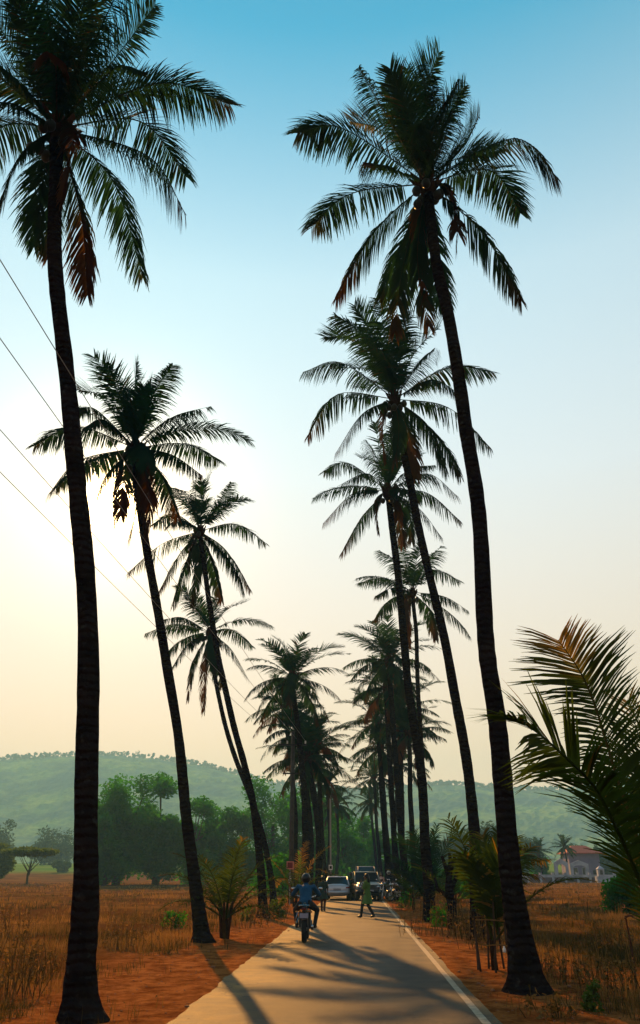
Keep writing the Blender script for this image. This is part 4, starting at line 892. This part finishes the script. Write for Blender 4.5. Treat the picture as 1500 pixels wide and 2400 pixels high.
STAND = dict(pelvis=(0, 0, .95), chest=(0, 0, 1.28), neck=(0, .01, 1.47), head=(0, .03, 1.6), shl=(-.18, 0, 1.41), ell=(-.25, -.02, 1.13), wrl=(-.25, .08, .9), shr=(.18, 0, 1.41), elr=(.25, -.02, 1.13), wrr=(.25, .08, .9),
             hpl=(-.09, 0, .93), knl=(-.1, .03, .5), anl=(-.1, 0, .09), hpr=(.09, 0, .93), knr=(.1, .03, .5), anr=(.1, 0, .09))
def pose(sc=1, **k):
    J = dict(STAND); J.update(k); return {a: tuple(q*(sc if a not in ('face', 'hdl', 'hdr') else 1) for q in v) for a, v in J.items()}
def cloth(n, c): return mat(n, c, .85, var=.15, scale=6, bump=.3, bscale=12)
# woman in green crossing the road
p = gnd(862, 2152)
person((p.x, p.y, .005), R(62), 'person in a knee-length green dress with raised hands, crossing the road', pose(.93, wrl=(-.08, .27, 1.3), ell=(-.2, .08, 1.12), wrr=(.07, .27, 1.34), elr=(.2, .08, 1.13), hpl=(-.08, 0, .93), knl=(-.09, .2, .52), anl=(-.09, .27, .1), knr=(.09, .02, .5), anr=(.09, -.24, .12), tol=(-.1, .43, .04), tor=(.1, -.09, .03), hdl=(.2, .4, 1), hdr=(-.2, .4, 1)),
       cloth('green_cotton', (.06, .13, .025)), cloth('black_leggings', (.012, .012, .016)), skirt=(.5, .24), hair='long')
p = gnd(757, 2137)
person((p.x, p.y, .005), R(-10), 'person in a dark teal dress walking behind the motorcycle', pose(.87, wrl=(-.22, .2, 1.0), knl=(-.09, .12, .52), anl=(-.1, .2, .1), anr=(.1, -.18, .12), knr=(.1, .0, .5)),
       cloth('dark_teal_cotton', (.012, .03, .024)), cloth('brown_leggings', (.06, .018, .012)), skirt=(.52, .22), hair='bun')
p = at(822, 2094, 60)
person((p.x, 60, 0), R(170), 'person in a green shirt standing beyond the gap between the two cars', pose(.98), cloth('green_shirt', (.015, .10, .05)), cloth('dark_jeans', (.012, .015, .03)))
person((p.x+.75, 61.2, 0), R(150), 'person in a dark shirt and pale cap standing between the cars', pose(1.0), cloth('dark_shirt', (.012, .015, .014)), cloth('grey_trousers', (.04, .04, .04)), helmet=mat('pale_cap', (.3, .28, .18), .8))
p = gnd(938, 2108)
person((p.x, 58, 0), R(60), 'person in a white shirt on the verge behind the parked motorcycles', pose(.97, wrl=(-.16, .3, 1.15)), cloth('white_shirt', (.4, .42, .46)), cloth('dark_blue_trousers', (.012, .014, .03)))
person((p.x+.75, 59, 0), R(100), 'person in dark clothes beside the one in the white shirt', pose(.95), cloth('maroon_shirt', (.03, .012, .014)), cloth('black_trousers', (.01, .01, .01)))
person((at(893, 2080, 62).x, 62, 0), R(180), 'person in a pale pink top behind the dark motorcycle', pose(.95), cloth('pink_top', (.45, .3, .28)), cloth('denim', (.02, .03, .06)), hair='long')
person((at(776, 2080, 64).x, 66, 0), R(190), 'person whose head shows just over the silver car', pose(1.0), cloth('olive_shirt', (.03, .03, .015)), cloth('black_trousers', (.01, .01, .01)))
# ------------------------------------------------------------------ motorcycles
def motorcycle(loc, rz, label, body=(.012, .012, .014), plate=True, group='motorcycles'):
    r = empty('motorcycle', loc, label, 'motorcycle', group, rz)
    paint = mat('bike_paint', body, .25, coat=.6)
    for y in (-.66, .68):
        m = MB(); m.disc((0, y, .31), (1, 0, 0), .225, .31, .125 if y < 0 else .1, 28); w_ = m.build('tyre', M['rubber'], r, True)
        m = MB(); m.disc((0, y, .31), (1, 0, 0), .19, .228, .07, 24)
        for k in range(8): a_ = k*math.pi/4; m.tube([(0, y, .31), (0, y+.2*math.cos(a_), .31+.2*math.sin(a_))], .011, 5)
        m.tube([(-.08, y, .31), (.08, y, .31)], .04, 10); m.build('rim', M['steel'], w_)
    m = MB(); m.tube([(0, -.95, .52), (0, -.8, .66), (0, -.6, .69), (0, -.42, .62)], [.05, .075, .075, .05], 8, sq=(1.3, .35)); m.build('mudguard', paint, r, True)
    m = MB(); m.tube([(0, .98, .5), (0, .85, .62), (0, .66, .655), (0, .45, .6)], [.05, .065, .065, .05], 8, sq=(1.3, .3)); m.build('mudguard', paint, r, True)
    m = MB(); m.tube([(0, -.8, .8), (0, -.55, .8), (0, -.2, .77), (0, .12, .79)], [.10, .13, .14, .1], 12, sq=(1, .4)); m.build('seat', M['black'], r, True)
    m = MB(); m.tube([(0, -.92, .78), (0, -.75, .72), (0, -.4, .66), (0, -.1, .62)], [.05, .11, .12, .1], 10, sq=(1, .6)); m.build('tail_fairing', paint, r, True)
    m = MB(); m.tube([(0, .06, .82), (0, .2, .88), (0, .42, .9), (0, .58, .84)], [.08, .155, .16, .08], 14, sq=(1, .75)); m.build('fuel_tank', paint, r, True)
    m = MB(); m.box((0, .15, .42), (.26, .36, .3)); m.tube([(0, .3, .5), (0, .42, .66)], [.1, .11], 10); m.tube([(-.17, .1, .38), (.17, .1, .38)], .1, 12); m.build('engine', M['steel'], r)
    m = MB(); m.tube([(0, .62, .95), (0, .3, .55), (0, .1, .28), (0, -.2, .34), (0, -.66, .31)], .025, 7)
    for s in (-1, 1): m.tube([(s*.08, -.66, .31), (s*.1, -.2, .4), (s*.1, .0, .62)], .02, 6); m.tube([(s*.13, -.6, .34), (s*.13, -.5, .72)], .03, 8)
    m.build('frame', M['black'], r)
    m = MB()
    for s in (-1, 1): m.tube([(s*.09, .7, .31), (s*.09, .5, 1.0)], .022, 8)
    m.build('fork', M['chrome'], r)
    m = MB(); m.tube([(-.37, .38, 1.05), (-.25, .45, 1.06), (-.1, .52, 1.0), (.1, .52, 1.0), (.25, .45, 1.06), (.37, .38, 1.05)], .014, 7); hb = m.build('handlebar', M['chrome'], r, True)
    for s in (-1, 1):
        m = MB(); m.tube([(s*.27, .44, 1.058), (s*.38, .375, 1.05)], .02, 8); m.build('grip', M['black'], hb)
        m = MB(); m.tube([(s*.25, .45, 1.06), (s*.36, .46, 1.2)], .007, 5); m.ell((s*.38, .46, 1.24), (.06, .02, .04)); m.build('mirror', M['chrome'], hb, True)
        m = MB(); m.tube([(s*.1, .0, .32), (s*.26, .0, .31)], .018, 7); m.build('footpeg', M['black'], r)
        m = MB(); m.tube([(s*.08, -.88, .72), (s*.17, -.9, .72)], .012, 6); m.ell((s*.19, -.92, .72), (.03, .035, .022)); m.build('indicator', mat('amber', (.4, .14, .02), .3), r, True)
    m = MB(); m.ell((0, .66, .93), (.1, .08, .1)); m.build('headlight', M['chrome'], r, True)
    m = MB(); m.box((0, -.955, .79), (.13, .05, .05)); m.build('tail_light', mat('dark_red_lens', (.08, .006, .008), .3), r)
    if plate: m = MB(); m.box((0, -.985, .63), (.22, .012, .11)); m.build('number_plate', mat('plate_grey', (.28, .27, .36), .5), r)
    m = MB(); m.tube([(.14, .25, .34), (.17, 0, .27), (.19, -.35, .3), (.2, -.85, .38)], [.022, .025, .045, .045], 10); m.build('exhaust', M['chrome'], r, True)
    m = MB(); m.tube([(-.16, -.8, .7), (-.24, -.6, .5), (-.24, -.3, .42), (-.15, -.15, .6)], .011, 6); m.tube([(-.24, -.6, .5), (-.2, -.4, .68)], .009, 6); m.build('saree_guard', M['chrome'], r)
    m = MB(); m.tube([(-.14, -.72, .84), (-.13, -.95, .87), (0, -1.0, .875), (.13, -.95, .87), (.14, -.72, .84)], .012, 6); m.build('grab_rail', M['chrome'], r)
    return r
p = gnd(715, 2211)
BK = (p.x, p.y+.9, .004)
motorcycle(BK, R(-2), 'black motorcycle ridden away from the viewer on the sunlit road', group='motorcycles')
person(BK, R(-2), 'person in a blue shirt and black helmet riding the motorcycle away', dict(pelvis=(0, -.28, .9), chest=(0, -.1, 1.2), neck=(0, -.02, 1.36), head=(0, .03, 1.48), face=(0, 1, -.1), shl=(-.2, -.06, 1.3), ell=(-.36, .12, 1.1), wrl=(-.37, .33, 1.08), shr=(.2, -.06, 1.3), elr=(.36, .12, 1.1), wrr=(.37, .33, 1.08),
       hdl=(0, 1, -.15), hdr=(0, 1, -.15), hpl=(-.11, -.24, .88), knl=(-.3, .22, .72), anl=(-.24, -.02, .38), tol=(-.27, .16, .32), hpr=(.11, -.24, .88), knr=(.3, .22, .72), anr=(.24, -.02, .38), tor=(.27, .16, .32)),
       cloth('blue_shirt', (.008, .06, .13)), cloth('black_jeans', (.01, .01, .012)), vx=.012, helmet=mat('helmet_black', (.01, .01, .011), .3), sleeves=.62)
p = gnd(905, 2112)
motorcycle((p.x, 56.5, .0), R(155), 'dark parked motorcycle facing the viewer beside the dark car with pale bonnet', plate=False)
motorcycle((p.x+.8, 55.4, .0), R(120), 'parked red-brown motorcycle nearest the verge', body=(.08, .015, .012), plate=False)
motorcycle((p.x+.1, 60, .0), R(200), 'white parked motorcycle behind the dark parked one', body=(.45, .45, .46), plate=False)
person((p.x+.35, 57.6, 0), R(185), 'person in navy with a pale cap standing over the parked motorcycles', pose(1.02, wrl=(-.3, .35, 1.05), wrr=(.3, .35, 1.05)), cloth('navy_shirt', (.008, .01, .02)), cloth('navy_trousers', (.008, .008, .014)), helmet=mat('white_cap', (.45, .43, .4), .7))
# ------------------------------------------------------------------ cars
def car(loc, rz, label, paint, kind='sedan', bumper=None, hood=None, top=None, plate=True, category='car', name='parked_car'):
    """front = +Y, wheels on z = 0."""
    r = empty(name, loc, label, category, 'vehicles at the far end of the road', rz)
    S = {'sedan': dict(L=4.3, W=1.70, H=1.43, belt=.9, nose=.72, deck=.97, ws=(.95, .25), rw=(-1.62, -1.02), wb=(1.3, -1.35), base=.22),
         'suv': dict(L=4.2, W=1.76, H=1.72, belt=1.08, nose=1.0, deck=1.1, ws=(1.0, .5), rw=(-1.98, -1.75), wb=(1.3, -1.3), base=.28),
         'van': dict(L=4.9, W=1.85, H=2.22, belt=1.25, nose=1.15, deck=1.3, ws=(2.05, 1.35), rw=(-2.4, -2.25), wb=(1.5, -1.6), base=.3)}[kind]
    L_, W, H = S['L'], S['W'], S['H']; hl = L_/2; b = S['base']
    def sec(y, w, zt, zb, n=20, pw=3.2):      # rounded-box section across the car
        q = []
        for k in range(n):
            a_ = 2*math.pi*(k+.5)/n; c, s = math.cos(a_), math.sin(a_); e = 2/pw
            q.append(V((math.copysign(abs(c)**e, c)*w/2, y, (zt+zb)/2+math.copysign(abs(s)**e, s)*(zt-zb)/2)))
        return q
    m = MB()
    ys = [(-hl, .84, S['deck']-.14, b+.18), (-hl+.08, .94, S['deck']-.02, b+.04), (-hl+.5, 1, S['deck'], b), (-.9, 1, S['belt']+.02, b), (.5, 1, S['belt'], b), (S['ws'][0]+.15, .99, S['belt']-.01, b), (hl-.45, .97, S['nose']+.03, b), (hl-.1, .9, S['nose']-.08, b+.03), (hl, .78, S['nose']-.2, b+.14)]
    m.loft([sec(y, W*w_, zt, zb) for y, w_, zt, zb in ys]); bo = m.build('body', paint, r, True)
    # greenhouse: roof and pillars around glass
    yF0, yF1 = S['ws']; yR0, yR1 = S['rw']; zb, zr = S['belt']-.04, H; wb, wr = W*.93, W*.74 if kind == 'sedan' else W*.84
    g = MB(); g.add([(-wb/2, yR0, zb), (wb/2, yR0, zb), (wb/2, yF0, zb), (-wb/2, yF0, zb), (-wr/2, yR1, zr-.05), (wr/2, yR1, zr-.05), (wr/2, yF1, zr-.05), (-wr/2, yF1, zr-.05)], [(0, 1, 5, 4), (2, 3, 7, 6), (1, 2, 6, 5), (3, 0, 4, 7), (4, 5, 6, 7)]); g.build('windows', M['glass'], r)
    m = MB(); secs = []
    for y, k, dz in ((yR1-.04, .93, -.05), (yR1+.15, 1, -.01), ((yR1+yF1)/2, 1.02, .0), (yF1-.15, 1, -.015), (yF1+.04, .93, -.055)): secs.append(sec(y, wr*k+.04, zr+dz, zr-.075, 16, 2.6))
    m.loft(secs); m.build('roof', top or paint, r, True)
    m = MB()
    for s in (-1, 1):
        for (y0, y1) in ((yR0, yR1), (yF0, yF1)): m.tube([(s*wb/2, y0, zb), (s*(wr/2+.005), y1, zr-.04)], .045, 6)
        ym = (yR1+yF1)/2-.1; m.tube([(s*wb/2, ym, zb), (s*(wr/2+.01), ym, zr-.04)], .035, 6)
    m.build('pillars', top or paint, r, True)
    if hood:
        m = MB(); m.loft([[V((x*W*.42, y, z+.035-.02*x*x)) for x in (-1, -.5, 0, .5, 1)]+[V((x*W*.42, y, z-.03)) for x in (1, .5, 0, -.5, -1)] for y, z in ((yF0+.12, S['belt']+.0), (hl-.8, S['nose']+.04), (hl-.4, S['nose']+.02), (hl-.12, S['nose']-.07))]); m.build('bonnet', hood, r, True)
    bm = bumper or paint
    for e, nm in ((-1, 'rear'), (1, 'front')):
        m = MB(); y = e*(hl+.01); m.tube([(-W*.44, y-e*.28, b+.25), (-W*.4, y-e*.04, b+.25), (0, y+e*.03, b+.25), (W*.4, y-e*.04, b+.25), (W*.44, y-e*.28, b+.25)], .11, 8, sq=(1, 1.15)); m.build('bumper', bm, r, True)
    for s in (-1, 1):
        lm = MB(); zl = S['deck']-.22 if kind == 'sedan' else S['belt']-.1; lm.tube([(s*W*.33, -hl+.035, zl), (s*W*.43, -hl+.10, zl), (s*W*.48, -hl+.3, zl+.02)], [.10, .12, .07], 8, sq=(.5, 1)) if kind == 'sedan' else lm.box((s*W*.43, -hl+.05, zl), (.14, .1, .4)); lm.build('tail_light', M['red_lamp'], r, True)
        lm = MB(); lm.ell((s*W*.35, hl-.1, S['nose']-.19), (.17, .1, .085)); lm.build('headlight', M['chrome'], r, True)
        mm = MB(); mm.tube([(s*W*.47, yF0-.25, S['belt']+.05), (s*(W*.5+.08), yF0-.25, S['belt']+.1)], .02, 6); mm.ell((s*(W*.5+.12), yF0-.25, S['belt']+.12), (.1, .05, .075)); mm.build('mirror', bm, r, True)
        for y in S['wb']:
            t = MB(); t.disc((s*(W/2-.13), y, .31), (1, 0, 0), .2, .31, .2, 24); t_ = t.build('wheel', M['rubber'], r, True); q = MB(); q.disc((s*(W/2-.1), y, .31), (1, 0, 0), .02, .2, .12, 16); q.build('rim', M['steel'], t_)
            a = MB(); a.disc((s*(W/2-.14), y, .33), (1, 0, 0), .3, .37, .24, 24); a.build('wheel_arch', M['black'], r, True)
    m = MB(); m.box((0, hl-.03, S['nose']-.22), (.75, .08, .14)); m.build('grille', M['black'], r)
    if plate:
        for e in (-1, 1): m = MB(); m.box((0, e*(hl+.125), b+.3 if e > 0 or kind != 'sedan' else b+.42), (.5, .015, .12)); m.build('number_plate', mat('plate_white', (.3, .3, .34), .5), r)
    m = MB(); m.box((0, yR0-.0, zb+.03), (W*.7, .03, .03)); m.build('trim', M['chrome'], r)
    return r
silver = mat('silver_blue_paint', (.55, .58, .66), .3, .3, coat=.6)
p = gnd(794, 2110); p2 = at(794, 2110, 56); Yc = p.y
car((p.x, Yc+2.15, 0), R(-2.5), 'pale silver saloon car seen from behind in the middle of the road', silver)
p = gnd(862, 2112); car((p.x, p.y+2.4, 0), R(184), 'dark car with pale bonnet and roof facing the viewer behind the person in green', mat('charcoal_paint', (.02, .022, .024), .3, coat=.6), 'suv', bumper=M['black'], hood=mat('pearl_paint', (.42, .44, .42), .35, coat=.5), top=mat('grey_green_paint', (.14, .17, .15), .4, coat=.4))
p = at(860, 2075, 84); car((p.x, 86.5, 0), R(181), 'grey van whose roof rises behind the dark car', mat('van_grey_paint', (.18, .18, .21), .35, coat=.4), 'van', name='parked_van', category='van', bumper=M['black'])
# ------------------------------------------------------------------ haze
def haze():
    mb = MB(); mb.box((0, 780, 104), (3900, 1860, 216)); m = bpy.data.materials.new('thin_air_haze'); m.use_nodes = True; n = m.node_tree; n.nodes.clear()
    o = n.nodes.new('ShaderNodeOutputMaterial'); v = n.nodes.new('ShaderNodeVolumePrincipled')
    v.inputs['Color'].default_value = (.28, .66, 1, 1); v.inputs['Density'].default_value = HAZE_DENSITY; v.inputs['Anisotropy'].default_value = .2
    n.links.new(v.outputs[0], o.inputs['Volume']); tag(mb.build('haze', m), kind='stuff')
haze()
